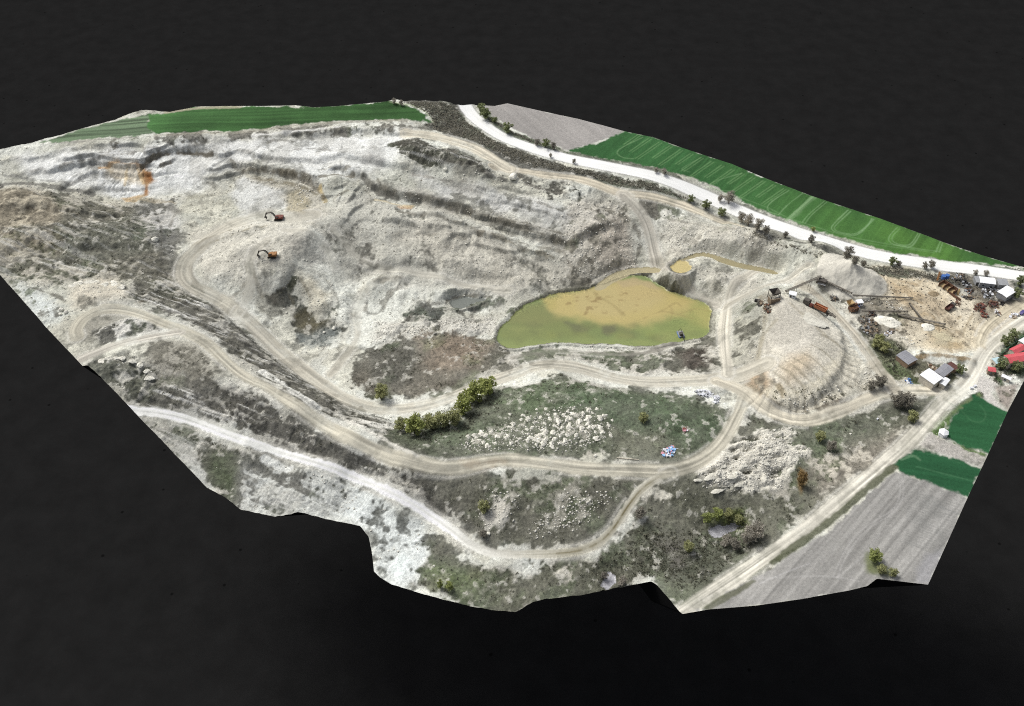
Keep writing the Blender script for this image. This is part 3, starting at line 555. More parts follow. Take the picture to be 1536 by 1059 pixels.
# roads
tint = lambda c, k: np.asarray(c) * k
for name, w, D, S, T, d, hw, col, L in road_list:
    c = lin(*col); X, Y = GX[w], GY[w]
    m = 1 - sm(hw - .9, hw + 1.0, d)
    if name == 'road':
        m = 1 - sm(hw - .3, hw + .3, d)
        base = c[None, None] * (1 + .10 * (vn(S / .9, T / 30, 5) - .5) + .08 * (N2[w] - .5))[..., None]
        ALB[w] += (lin(150,150,146) - ALB[w]) * ((1 - sm(hw + .4, hw + 1.5, d)) * .6)[..., None]
    else:
        ruts = vn(S / 1.0, T / 40, 7) * .6 + vn(S / .55, T / 22, 8) * .4
        centre = np.exp(-(S / .7) ** 2) * .12
        base = c[None, None] * (1 + (.45 if col[0] > 210 else 1.15) * (ruts - .5) - centre - (.1 * np.exp(-(S / .5) ** 2) * (vn(T / 3.5, S * 0, 12) > .35) if hw == 2.0 else 0) + .25 * (N2[w] - .5))[..., None]
        edge = np.exp(-((D - hw - .8) / .9) ** 2) * (vn(T / 9, S * 0, 9) > .45) * .5
        ALB[w] += (lin(206,204,194) - ALB[w]) * (edge * (1 - m))[..., None]
        if hw == 2.0: m = 1 - sm(hw - .5, hw + .5, D + (fbm(X, Y, 3, 3, 85) - .5) * 1.6)
        m = m * (1 if col[0] > 210 else (.62 + .38 * sm(.3, .62, N2[w] * .6 + N3[w] * .4)))
        if name_fade(hw, L): m = m * (.35 + .5 * sm(20, 90, T))
        if hw == 2.0 and col[0] > 210: base = base + (lin(186,183,168) - lin(*col)) * sm(L - 140, L - 60, T)[..., None]; m = m * sm(L, L - 14, T)
    ALB[w] += (base - ALB[w]) * m[..., None]
# chalk windrow beside the middle road
stroke([(392,556),(408,566),(425,576),(445,590),(466,603),(478,612)], 1.6, (222,222,214), .9, 1.2); stroke([(505,622),(540,640),(570,655),(600,672),(625,684)], 1.0, (206,204,194), .7, 1.6); stroke([(544,630),(556,636),(590,642)], 1.6, (214,213,204), .8, 2)
stroke([(396,688),(410,694),(434,704)], 1.6, (220,222,216), .9, 1.4)
stroke([(404,564),(450,595),(480,617)], .6, (84,84,78), .5, .8)

# fields
def fieldpaint(k, fn):
    w, S = fz[k]; e = S + (fbm(GX[w], GY[w], 5, 4, 101, .65) - .5) * 5
    m = sm(-.8, .8, e); c = fn(w, S); ALB[w] += (c - ALB[w]) * m[..., None]
def rows(w, ang, wl, k, seed, along=60):
    c, s = math.cos(ang), math.sin(ang); x, y = GX[w], GY[w]
    return 1 + k * (vn((-x * s + y * c) / wl, (x * c + y * s) / along, seed) - .5) + k * .6 * (vn((-x * s + y * c) / (wl * 3.7), (x * c + y * s) / (along * 2), seed + 3) - .5)
def gf(col, ang, k=.3, k2=.25, wl=1.2):
    return lambda w, S: lin(*col)[None, None] * (rows(w, ang, wl, k, 3) * (1 + k2 * (N1[w] - .5) * 2 + .12 * (N3[w] - .5)))[..., None]
fieldpaint('g0', lambda w, S: lin(100,118,93)[None, None] * rows(w, .10, 1.4, .9, 5)[..., None] + 0)
fieldpaint('g1', gf((66,102,58), .06, .5, .7, 1.6))
fieldpaint('p1', gf((152,149,145), -.95, .14, .25))
fieldpaint('g2', lambda w, S: (lin(52,90,52)[None, None] + (lin(74,110,52) - lin(52,90,52)) * (sm(0, 160, GX[w] - 100) * (.4 + .8 * U1[w]))[..., None]) * (rows(w, .93, 1.2, .3, 3) * (1 + .5 * (N1[w] - .5) * 2 + .2 * (N3[w] - .5)))[..., None])
fieldpaint('g3', gf((40,82,52), -.25, .22, .4)); fieldpaint('g4', gf((38,80,52), -.25, .28, .45))
fieldpaint('p2', gf((143,142,138), .78, .5, .5, 1.0))
def vline(px, hw, col, k=1.0, wob=.3): stroke(px, hw, col, k, wob, 9, soft=.35)
TL = (118,152,104)
# wheel tracks in the crops
for k in range(15):
    xs = 958 + k * 15.5; ys = 201 + k * 5.85; ln = .62 + .38 * ((k * 7) % 5) / 4; e = (xs - 36 * ln, ys + 25 * ln)
    vline([(xs, ys), ((xs + e[0]) / 2, (ys + e[1]) / 2), e], .35, TL, .42, .15); vline([(xs + 4, ys + 1.4), ((xs + e[0]) / 2 + 4, (ys + e[1]) / 2 + 1.4), (e[0] + 4, e[1] + 1)], .35, TL, .36, .15)
for px, hw, k in [
 ([(964,206),(930,222),(924,230),(934,237),(950,238)], .4, .6), ([(1052,236),(1030,248),(1020,254),(1035,258)], .4, .5), ([(1112,260),(1070,272),(1062,279),(1075,285),(1100,287)], .4, .6), ([(1183,286),(1160,300),(1150,310),(1153,318),(1168,322)], .4, .8), ([(1204,290),(1180,308),(1168,322)], .4, .7),
 ([(1219,294),(1200,312),(1180,330)], 1.0, .9),
 ([(1236,302),(1212,322),(1204,333)], .4, .8), ([(1240,303),(1216,323),(1208,335)], .4, .8),
 ([(1272,315),(1252,334),(1246,342),(1250,347),(1262,350),(1280,354),(1290,350),(1302,338),(1308,328)], .45, .9), ([(1276,317),(1256,335),(1250,343),(1256,347),(1268,350),(1282,352),(1296,343),(1311,329)], .4, .8),
 ([(1346,341),(1335,352),(1332,360),(1338,366),(1355,370),(1366,371),(1374,362),(1380,351)], .45, .9), ([(1350,343),(1340,352),(1337,360),(1345,366),(1362,369),(1370,362),(1377,350)], .4, .8),
 ([(1410,363),(1404,378)], .4, .8), ([(1414,364),(1409,378)], .4, .8), ([(1185,328),(1210,336),(1260,352),(1320,364),(1380,374),(1406,377)], .5, .5), ([(1188,330),(1240,352),(1300,365),(1400,379)], .4, .4),
 ([(1060,280),(1100,292),(1150,310),(1180,326)], .5, .4)]:
    vline(px, hw * .8, (128,160,116), k * .6)
vline([(1423,604),(1440,612),(1455,632),(1475,634),(1480,620),(1470,608)], .35, (70,110,76), .4)
vline([(1375,700),(1420,712),(1462,722)], .35, (70,112,80), .5); vline([(1352,690),(1370,682),(1380,690)], .5, (110,140,110), .4)
vline([(1380,678),(1412,686),(1440,694)], .3, (60,100,70), .4)
# tracks over the ploughed field
for px in ([(1348,716),(1352,740),(1340,766),(1310,782),(1285,800),(1262,835),(1250,865)], [(1353,716),(1357,742),(1344,768),(1314,785),(1290,803),(1268,835),(1256,866)], [(1136,868),(1180,866),(1215,864),(1250,864),(1290,872)], [(1255,866),(1290,840),(1320,800)]):
    vline(px, .35, (178,177,174), .3)
vline([(1400,756),(1440,772)], .4, (110,112,112), .4)
for k in range(22):
    a = k / 21; vline([(1362 - 4 * a, 738 + 75 * a), (1402 - 16 * a, 746 + 78 * a), (1442 - 34 * a, 758 + 76 * a)], .35, (116,117,114), .45, .8)
patch([(1392,876),(1412,828),(1385,838),(1375,872)], (146,146,148), .7, 2, 2)
vline([(1140,875),(1170,862),(1215,845)], .3, (178,177,176), .5)
# ditch between road and ploughed field
stroke([(1340,700),(1300,735),(1250,778),(1200,815),(1160,843)], 1.7, (78,82,62), .9, 1.0); stroke([(1130,872),(1090,895),(1062,912)], 1.2, (88,90,72), .8, 1.0)
patch([(1302,832),(1330,845),(1352,868),(1318,866),(1300,860)], (96,104,62), .8, 2, 3)
patch([(1228,293),(1215,296),(1182,328),(1188,330)], (150,178,136), .25, 1, 1)
# field edge by the top road
stroke([(232,203),(300,200),(380,196),(440,189),(520,182),(600,180)], .9, (150,146,132), .6, .8); stroke([(380,203),(420,199),(470,195),(510,190)], .9, (224,224,218), .7, 1.2); stroke([(585,153),(620,157),(640,168),(652,184)], .8, (150,160,126), .6, .8)
stroke([(250,168),(293,162),(360,160)], 1.6, (168,160,140), .7, 1)
patch([(150,250),(175,243),(200,247),(214,256),(219,276),(190,274),(165,264)], (204,184,144), .4, 3, 3, 6)
for _ in range(70):
    a, b = random.uniform(1285, 1500), random.uniform(412, 525)
    if b < 405 + (a - 1285) * .06 or b > 500 + (a - 1285) * .13: continue
    r_ = random.uniform(2, 9); patch([(a - r_, b - 1), (a - r_ * .2, b - r_ * .5), (a + r_, b), (a + r_ * .3, b + r_ * .5)], random.choice([(150,134,106),(120,112,98),(208,198,172),(180,162,130),(98,92,82)]), random.uniform(.3, .6), .8, 2.5, 4)
# oil-dark and trodden ground around the plant
for px in ([(1283,448),(1345,452),(1350,470),(1300,478),(1280,466)], [(1238,432),(1275,442),(1270,452),(1240,445)], [(1140,440),(1168,436),(1172,458),(1145,470)], [(1425,410),(1460,416),(1455,440),(1440,430)], [(1465,452),(1495,450),(1490,475),(1470,478)], [(1452,424),(1500,430),(1505,445),(1465,446)], [(1300,482),(1325,478),(1330,500),(1305,505)]):
    patch(px, (104,98,86), .6, 3, 5, 7)
for px in ([(1330,404),(1360,412),(1395,440),(1425,455)], [(1380,412),(1400,430),(1440,455)], [(1350,440),(1390,462),(1430,500),(1462,520)], [(1430,470),(1400,480),(1385,500)]): stroke(px, 1.0, (214,204,180), .45, 1.6)
# gravel stockpile
gp = sm(.3, 1.2, PILE); ALB += (lin(200,197,185) * (1 + .12 * (N3 - .5))[..., None] - ALB) * gp[..., None]
stroke([(1180,425),(1215,412),(1245,410),(1262,416)], 2.5, (184,181,170), .6, 2); patch([(1216,418),(1225,414),(1245,425),(1250,436),(1235,438)], (110,108,98), .6, 1.5, 2)

# ribs of tipped spoil and downslope streaks on the faces
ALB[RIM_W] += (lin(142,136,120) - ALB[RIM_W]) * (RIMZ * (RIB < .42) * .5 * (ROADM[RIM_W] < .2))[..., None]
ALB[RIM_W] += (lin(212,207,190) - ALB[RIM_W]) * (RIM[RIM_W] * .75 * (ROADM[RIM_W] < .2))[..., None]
# ------------------------------------------------------------------ water colours
WCOL = np.zeros_like(ALB); REG = np.zeros(GX.shape, np.int16)
for k, (name, w, S, lv, col, npx) in enumerate(wat):
    if col is not None:
        c = np.broadcast_to(lin(*col), GX[w].shape + (3,)).copy() * (1 + .14 * (N2[w] - .5))[..., None]
        m = S > -1
    else:
        c = np.broadcast_to(lin(126,138,88), GX[w].shape + (3,)).copy(); WC = np.zeros_like(ALB); WC[w] = c
        def wpatch(px, col, k=1., f=3, wob=3, wl=10):
            d = rays(px); p = CAM[None] + d * ((lv - CAM[2]) / d[:, 2])[:, None]; ww, SS = poly_field(p[:, :2], f * 2 + wob + 2)
            mm = sm(-f, f, SS + (fbm(GX[ww], GY[ww], wl, 4, 111) - .5) * 2 * wob); WC[ww] += (lin(*col) - WC[ww]) * (mm * k)[..., None]
        def wstroke(px, hw, col, k=1., wob=.8):
            d = rays(px); p = smooth_line((CAM[None] + d * ((lv - CAM[2]) / d[:, 2])[:, None])[:, :2]); ww, D2, S2, T2, L2 = line_field(p, hw + 3)
            mm = 1 - sm(hw - .5, hw + .5, D2 + (fbm(GX[ww], GY[ww], 5, 3, 113) - .5) * 2 * wob); WC[ww] += (lin(*col) - WC[ww]) * (mm * k)[..., None]
        wpatch([(745,490),(800,480),(850,470),(900,490),(890,510),(800,512),(750,515)], (128,134,84), .7, 6, 6)
        wpatch([(765,470),(815,455),(835,470),(850,480),(800,485),(765,480)], (130,132,86), .8, 4, 4)
        wpatch([(745,510),(800,512),(860,508),(940,508),(1000,505),(1060,490),(1060,520),(750,530)], (140,150,94), .8, 3, 3)
        wpatch([(955,490),(1030,470),(1070,465),(1070,510),(1000,512),(955,505)], (138,148,90), .8, 5, 4)
        wpatch([(1000,440),(1040,448),(1072,460),(1062,490),(1010,478),(985,470),(985,450)], (160,158,98), .8, 4, 4)
        wpatch([(1030,460),(1075,460),(1065,485),(1050,478)], (172,164,104), .6, 3, 3)
        wpatch([(810,446),(860,438),(920,423),(950,422),(1000,436),(1040,452),(1030,466),(1000,476),(975,487),(930,488),(880,483),(850,476),(826,466)], (184,168,112), 1, 5, 4, 9)
        wpatch([(860,440),(900,430),(940,425),(985,432),(1005,445),(980,465),(940,470),(900,475),(860,465)], (184,168,118), .9, 4, 4)
        wpatch([(925,428),(945,425),(980,434),(1000,445),(960,452),(930,448)], (184,166,116), .8, 3, 3)
        wpatch([(812,448),(835,446),(838,462),(826,466)], (178,164,104), .7, 1.5, 2)
        wpatch([(850,484),(875,484),(890,490),(885,500),(862,500)], (106,106,80), .75, 2, 3); wpatch([(905,490),(922,488),(925,496),(910,504),(900,500)], (108,106,82), .8, 2, 2); wpatch([(925,490),(945,492),(952,506),(930,506)], (122,124,84), .6, 2, 3)
        for _ in range(44):
            a, b = random.uniform(752, 1055), random.uniform(486, 514); r_ = random.uniform(6, 16); wpatch([(a-r_,b-1),(a,b-r_*.35),(a+r_,b),(a,b+r_*.35)], random.choice([(118,124,80),(152,154,98),(108,110,78),(140,146,86)]), .32, 2.5, 3.5, 7)
        for _ in range(26):
            a, b = random.uniform(850, 960), random.uniform(434, 470); wpatch([(a-2,b-.8),(a+2.5,b-1.2),(a+3,b+.8),(a-1.5,b+1.2)], (142,122,80), .3, .5, 2.2, 3)
        for q in [([(892,438),(897,446),(912,452),(925,462),(935,472)], 1.0), ([(985,470),(1000,462),(1015,452),(1022,460)], .5), ([(965,478),(990,466),(1010,470),(1040,478)], .5), ([(1000,455),(1010,466),(1005,480)], .5), ([(1020,470),(1045,462),(1062,466)], .4)]:
            wstroke(q[0], q[1], (150,134,90), .38)
        for (a, b) in [(880,445),(888,452),(884,462),(878,468),(900,455),(896,448),(852,455),(866,452),(930,450),(936,440)]:
            wpatch([(a-3,b-1),(a+4,b-2),(a+5,b+1),(a-2,b+2)], (140,118,78), .6, .6, 2.4, 3.5)
        wpatch([(917,421),(950,418),(975,424),(990,434),(960,426),(935,428)], (178,160,122), .8, 1.5, 2.5)
        c = WC[w] * np.array([.84, .86, .86]) * (1 + .10 * (N2[w] - .5))[..., None]; m = S > -1
    WCOL[w] = np.where(m[..., None], c, WCOL[w])
    # dark wet rim on the soil beside the water
    if name == 'pond': ALB[w] += (lin(78,78,64) - ALB[w]) * (np.exp(-(np.clip(-S, 0, 9) / 1.6) ** 2) * .75 * (.5 + U2[w]))[..., None]
    elif name == 'pool': ALB[w] += (lin(88,88,76) - ALB[w]) * (np.exp(-(np.clip(-S, 0, 9) / 1.0) ** 2) * .5)[..., None]
    REG[w] = np.where(S > 0, 100 + k, REG[w])
ALB = np.clip(ALB, .012, .80)

# ------------------------------------------------------------------ cut the sheet along its outline, split into named pieces
_, ow_h = None, None
outp = cast(OUT, hs)[:, :2]
w, SO = poly_field(outp, 6); INS = np.full(GX.shape, -50.0); INS[w] = SO
VX, VY, VZ = GX.copy(), GY.copy(), H.copy()
inv = INS > 0
quad_in = inv[:-1, :-1] | inv[:-1, 1:] | inv[1:, :-1] | inv[1:, 1:]
need = np.zeros_like(inv); need[:-1, :-1] |= quad_in; need[:-1, 1:] |= quad_in; need[1:, :-1] |= quad_in; need[1:, 1:] |= quad_in
move = need & ~inv
mi = np.argwhere(move)
ring = np.concatenate([outp, outp[:1]])
pts = np.stack([GX[move], GY[move]], 1); best = np.full(len(pts), 1e9); bp = pts.copy()
for a, b in zip(ring[:-1], ring[1:]):
    e = b - a; t = np.clip(((pts - a) @ e) / (e @ e), 0, 1); q = a + t[:, None] * e; d = np.hypot(*(pts - q).T); m = d < best
    best[m] = d[m]; bp[m] = q[m]
VX[move] = bp[:, 0]; VY[move] = bp[:, 1]; VZ[move] = hs(bp[:, 0], bp[:, 1])
gyy, gxx = np.gradient(H, STEP); NRM = np.stack([-gxx, -gyy, np.ones_like(H)], -1); NRM /= np.linalg.norm(NRM, axis=-1, keepdims=True)

# region id of every quad (taken at its corner)
for i, (name, w, D, S, T, d, hw, col, L) in enumerate(road_list):
    R_ = REG[w]; R_[(d < hw) & (R_ < 100)] = 1 + i; REG[w] = R_
for i, k in enumerate(FIELDS):
    w, S = fz[k]; R_ = REG[w]; R_[(S > 0) & (R_ < 100)] = 40 + i; REG[w] = R_
REG[(PILE > .5) & (REG < 100)] = 60
qreg = np.where(quad_in, REG[:-1, :-1], -1)
w0 = [REG[:-1, :-1], REG[:-1, 1:], REG[1:, :-1], REG[1:, 1:]]
for a in w0[1:]: qreg = np.where(quad_in & (qreg < 100) & (a >= 100), a, qreg)     # water reaches the shore
IDX = np.arange(NX * NY).reshape(NY, NX)

def grid_object(name, rid_, mat, attr, zoff=0.0, normals=True):
    jj, ii = np.nonzero(qreg == rid_)
    if len(jj) == 0: return None
    q = np.stack([IDX[jj, ii], IDX[jj, ii + 1], IDX[jj + 1, ii + 1], IDX[jj + 1, ii]], 1)
    u, inv_ = np.unique(q, return_inverse=True); inv_ = inv_.reshape(q.shape)
    co = np.stack([VX.ravel()[u], VY.ravel()[u], VZ.ravel()[u] + zoff], 1).astype(np.float32)
    me = bpy.data.meshes.new(name); me.vertices.add(len(u)); me.vertices.foreach_set('co', co.ravel())
    me.loops.add(q.size); me.loops.foreach_set('vertex_index', inv_.ravel().astype(np.int32))
    me.polygons.add(len(q)); me.polygons.foreach_set('loop_start', np.arange(0, q.size, 4, dtype=np.int32))
    me.update(calc_edges=True); me.polygons.foreach_set('use_smooth', np.ones(len(q), bool))
    at = me.attributes.new('soil', 'FLOAT_COLOR', 'POINT'); c4 = np.ones((len(u), 4), np.float32); c4[:, :3] = attr.reshape(-1, 3)[u]; at.data.foreach_set('color', c4.ravel())
    at2 = me.attributes.new('cover', 'FLOAT', 'POINT'); at2.data.foreach_set('value', (vegm.ravel()[u] * (1 - ROADM.ravel()[u])).astype(np.float32))
    if normals: me.normals_split_custom_set_from_vertices(NRM.reshape(-1, 3)[u].astype(np.float32))
    me.materials.append(mat)
    o = bpy.data.objects.new(name, me); COL.objects.link(o)
    return o
# ------------------------------------------------------------------ materials
def newmat(name):
    m = bpy.data.materials.new(name); m.use_nodes = True; nt = m.node_tree; b = nt.nodes['Principled BSDF']; return m, nt, b
def ground_mat(name, bump=.6, fine=.38, rough=.95, spec=.15):
    m, nt, b = newmat(name); N = nt.nodes; L = nt.links
    at = N.new('ShaderNodeAttribute'); at.attribute_name = 'soil'
    cv = N.new('ShaderNodeAttribute'); cv.attribute_name = 'cover'
    geo = N.new('ShaderNodeNewGeometry')
    n1 = N.new('ShaderNodeTexNoise'); n1.inputs['Scale'].default_value = .9; n1.inputs['Detail'].default_value = 5; n1.inputs['Roughness'].default_value = .7
    n2 = N.new('ShaderNodeTexNoise'); n2.inputs['Scale'].default_value = .35; n2.inputs['Detail'].default_value = 6; n2.inputs['Roughness'].default_value = .65
    L.new(geo.outputs['Position'], n1.inputs['Vector']); L.new(geo.outputs['Position'], n2.inputs['Vector'])
    mr = N.new('ShaderNodeMapRange'); mr.inputs[1].default_value = .25; mr.inputs[2].default_value = .75; mr.inputs[3].default_value = 1 - fine; mr.inputs[4].default_value = 1 + fine
    L.new(n1.outputs['Fac'], mr.inputs[0])
    amp = N.new('ShaderNodeMath'); amp.operation = 'MULTIPLY_ADD'; amp.inputs[1].default_value = .9; amp.inputs[2].default_value = .0
    L.new(cv.outputs['Fac'], amp.inputs[0])
    mr2 = N.new('ShaderNodeMapRange'); mr2.inputs[1].default_value = .3; mr2.inputs[2].default_value = .7; mr2.inputs[3].default_value = .62; mr2.inputs[4].default_value = 1.38
    L.new(n1.outputs['Fac'], mr2.inputs[0])
    mixf = N.new('ShaderNodeMix'); mixf.data_type = 'FLOAT'; L.new(amp.outputs[0], mixf.inputs[0]); L.new(mr.outputs[0], mixf.inputs[2]); L.new(mr2.outputs[0], mixf.inputs[3])
    vm = N.new('ShaderNodeVectorMath'); vm.operation = 'SCALE'; L.new(at.outputs['Color'], vm.inputs[0]); L.new(mixf.outputs[0], vm.inputs['Scale'])
    L.new(vm.outputs[0], b.inputs['Base Color'])
    bp = N.new('ShaderNodeBump'); bp.inputs['Strength'].default_value = bump; bp.inputs['Distance'].default_value = .8
    L.new(n2.outputs['Fac'], bp.inputs['Height']); L.new(bp.outputs[0], b.inputs['Normal'])
    b.inputs['Roughness'].default_value = rough; b.inputs['Specular IOR Level'].default_value = spec
    return m
M = {}
M['soil'] = ground_mat('chalk_soil', .9)
M['track'] = ground_mat('packed_chalk', .25, .14)
M['crop'] = ground_mat('young_crop', .3, .2)
M['plough'] = ground_mat('ploughed_soil', .45, .22)
M['paving'] = ground_mat('pale_paving', .05, .05, .8)
M['gravel'] = ground_mat('grey_gravel', .4, .16)
def water_mat():
    m = ground_mat('silty_water', .02, .05, .32, .28); return m
M['water'] = water_mat()
def plain(name, col, rough=.7, metal=0, noise=.18, scale=1.5, spec=.3):
    m, nt, b = newmat(name); N = nt.nodes; L = nt.links
    c = lin(*col); tc = N.new('ShaderNodeTexCoord'); n = N.new('ShaderNodeTexNoise'); n.inputs['Scale'].default_value = scale; n.inputs['Detail'].default_value = 5; n.inputs['Roughness'].default_value = .65
    L.new(tc.outputs['Object'], n.inputs['Vector'])
    r = N.new('ShaderNodeMapRange'); r.inputs[1].default_value = .3; r.inputs[2].default_value = .7; r.inputs[3].default_value = 1 - noise; r.inputs[4].default_value = 1 + noise; L.new(n.outputs['Fac'], r.inputs[0])
    v = N.new('ShaderNodeVectorMath'); v.operation = 'SCALE'; v.inputs[0].default_value = c; L.new(r.outputs[0], v.inputs['Scale']); L.new(v.outputs[0], b.inputs['Base Color'])
    b.inputs['Roughness'].default_value = rough; b.inputs['Metallic'].default_value = metal; b.inputs['Specular IOR Level'].default_value = spec
    return m
def leafmat(name, col, var=.5):
    m, nt, b = newmat(name); N = nt.nodes; L = nt.links
    at = N.new('ShaderNodeAttribute'); at.attribute_name = 'tint'
    g = N.new('ShaderNodeMapRange'); g.inputs[3].default_value = 1 - var; g.inputs[4].default_value = 1 + var; L.new(at.outputs['Fac'], g.inputs[0])
    v = N.new('ShaderNodeVectorMath'); v.operation = 'SCALE'; v.inputs[0].default_value = lin(*col); L.new(g.outputs[0], v.inputs['Scale']); L.new(v.outputs[0], b.inputs['Base Color'])
    b.inputs['Roughness'].default_value = .8; b.inputs['Specular IOR Level'].default_value = .15
    tr = N.new('ShaderNodeBsdfTranslucent'); mx = N.new('ShaderNodeMixShader'); mx.inputs[0].default_value = .4
    L.new(v.outputs[0], tr.inputs['Color']); L.new(b.outputs[0], mx.inputs[1]); L.new(tr.outputs[0], mx.inputs[2]); L.new(mx.outputs[0], N['Material Output'].inputs['Surface'])
    return m

# ------------------------------------------------------------------ the setting
def structure(o, name=None):
    o['kind'] = 'structure'; return o
def prop(o, label, cat, group=None, kind=None):
    o['label'] = label; o['category'] = cat
    if group: o['group'] = group
    if kind: o['kind'] = kind
    return o
structure(grid_object('ground', 0, M['soil'], ALB))
for i, r in enumerate(road_list):
    o = grid_object(r[0], 1 + i, M['paving'] if r[0] == 'road' else M['track'], ALB)
    if o: structure(o)
for i, k in enumerate(FIELDS):
    o = grid_object('ploughed_field' if k[0] == 'p' else 'green_field', 40 + i, M['plough'] if k[0] == 'p' else M['crop'], ALB)
    if o: structure(o)
pile = grid_object('gravel_stockpile', 60, M['gravel'], ALB)
prop(pile, 'large conical grey gravel stockpile between the top road and the conveyors', 'gravel pile')
for k, wt in enumerate(wat):
    o = grid_object(wt[0] + '_water', 100 + k, M['water'], WCOL)
    if o: structure(o)

# earth body of the terrain down to the floor, and the dark floor it stands on
FLOOR = -260.0
mb_dark, nt, b = newmat('dark_floor')
nz = nt.nodes.new('ShaderNodeTexNoise'); nz.inputs['Scale'].default_value = .05; nz.inputs['Detail'].default_value = 8; nz.inputs['Roughness'].default_value = .6
ge = nt.nodes.new('ShaderNodeNewGeometry'); nt.links.new(ge.outputs['Position'], nz.inputs['Vector'])
vo = nt.nodes.new('ShaderNodeTexVoronoi'); vo.inputs['Scale'].default_value = .045; nt.links.new(ge.outputs['Position'], vo.inputs['Vector'])
sp = nt.nodes.new('ShaderNodeMapRange'); sp.inputs[1].default_value = .04; sp.inputs[2].default_value = .07; sp.inputs[3].default_value = .45; sp.inputs[4].default_value = 1; nt.links.new(vo.outputs['Distance'], sp.inputs[0])
rp = nt.nodes.new('ShaderNodeMapRange'); rp.inputs[1].default_value = .3; rp.inputs[2].default_value = .7; rp.inputs[3].default_value = .0105; rp.inputs[4].default_value = .0142; nt.links.new(nz.outputs['Fac'], rp.inputs[0])
mu = nt.nodes.new('ShaderNodeMath'); mu.operation = 'MULTIPLY'; nt.links.new(rp.outputs[0], mu.inputs[0]); nt.links.new(sp.outputs[0], mu.inputs[1])
nt.links.new(mu.outputs[0], b.inputs['Base Color']); b.inputs['Roughness'].default_value = 1; b.inputs['Specular IOR Level'].default_value = 0
def mesh_obj(name, v, f, mat, parent=None, smooth=False):
    me = bpy.data.meshes.new(name); me.from_pydata([tuple(map(float, q)) for q in v], [], [tuple(int(i) for i in q) for q in f]); me.update()
    if smooth: me.polygons.foreach_set('use_smooth', np.ones(len(me.polygons), bool))
    me.materials.append(mat); o = bpy.data.objects.new(name, me); COL.objects.link(o)
    if parent: o.parent = parent
    return o
s = 9000
structure(mesh_obj('floor', [(-s, -s, FLOOR), (s, -s, FLOOR), (s, s, FLOOR), (-s, s, FLOOR)], [(0, 1, 2, 3)], mb_dark))
ol = []
for a, b_ in zip(ring[:-1], ring[1:]):
    k = max(1, int(np.hypot(*(b_ - a)) / 2)); ol += [a + (b_ - a) * t / k for t in range(k)]
ol = np.array(ol); oz = hs(ol[:, 0], ol[:, 1]); nn = len(ol); cen = ol.mean(0)
ins_ = ol
vv = [(p[0], p[1], z - .25) for p, z in zip(ins_, oz)] + [(*(cen + (p - cen) * .90), -38.0) for p in ins_]
structure(mesh_obj('terrain_base', vv, [(i, (i + 1) % nn, nn + (i + 1) % nn, nn + i) for i in range(nn)] + [tuple(range(2 * nn - 1, nn - 1, -1))], mb_dark))

# ------------------------------------------------------------------ daylight
SUN_EL, SUN_AZ = 54.0, 308.0          # azimuth clockwise from +Y (north): light from the upper left, beyond the quarry
wd = bpy.data.worlds.new('World'); sc.world = wd; wd.use_nodes = True
bg = wd.node_tree.nodes['Background']; sk = wd.node_tree.nodes.new('ShaderNodeTexSky'); sk.sky_type = 'NISHITA'; sk.sun_disc = False
sk.sun_elevation = R(SUN_EL); sk.sun_rotation = R(SUN_AZ); sk.dust_density = 5; sk.air_density = .7; sk.ozone_density = .8
hsv = wd.node_tree.nodes.new('ShaderNodeHueSaturation'); hsv.inputs['Saturation'].default_value = .45; wd.node_tree.links.new(sk.outputs[0], hsv.inputs['Color']); wd.node_tree.links.new(hsv.outputs[0], bg.inputs[0]); bg.inputs[1].default_value = .12
sl_ = bpy.data.lights.new('sun', 'SUN'); sl_.energy = 2.0; sl_.angle = R(18); sl_.color = (1, .985, .945)
so = bpy.data.objects.new('sun', sl_); COL.objects.link(so)
az, el = R(SUN_AZ), R(SUN_EL); dv = Vector((math.sin(az) * math.cos(el), math.cos(az) * math.cos(el), math.sin(el)))
so.rotation_euler = dv.to_track_quat('Z', 'Y').to_euler()
sc.cycles.use_denoising = False; sc.cycles.max_bounces = 5; sc.cycles.filter_width = 1.1
sc.view_settings.view_transform = 'Standard'; sc.view_settings.look = 'None'; sc.view_settings.exposure = 0.14; sc.view_settings.gamma = 1
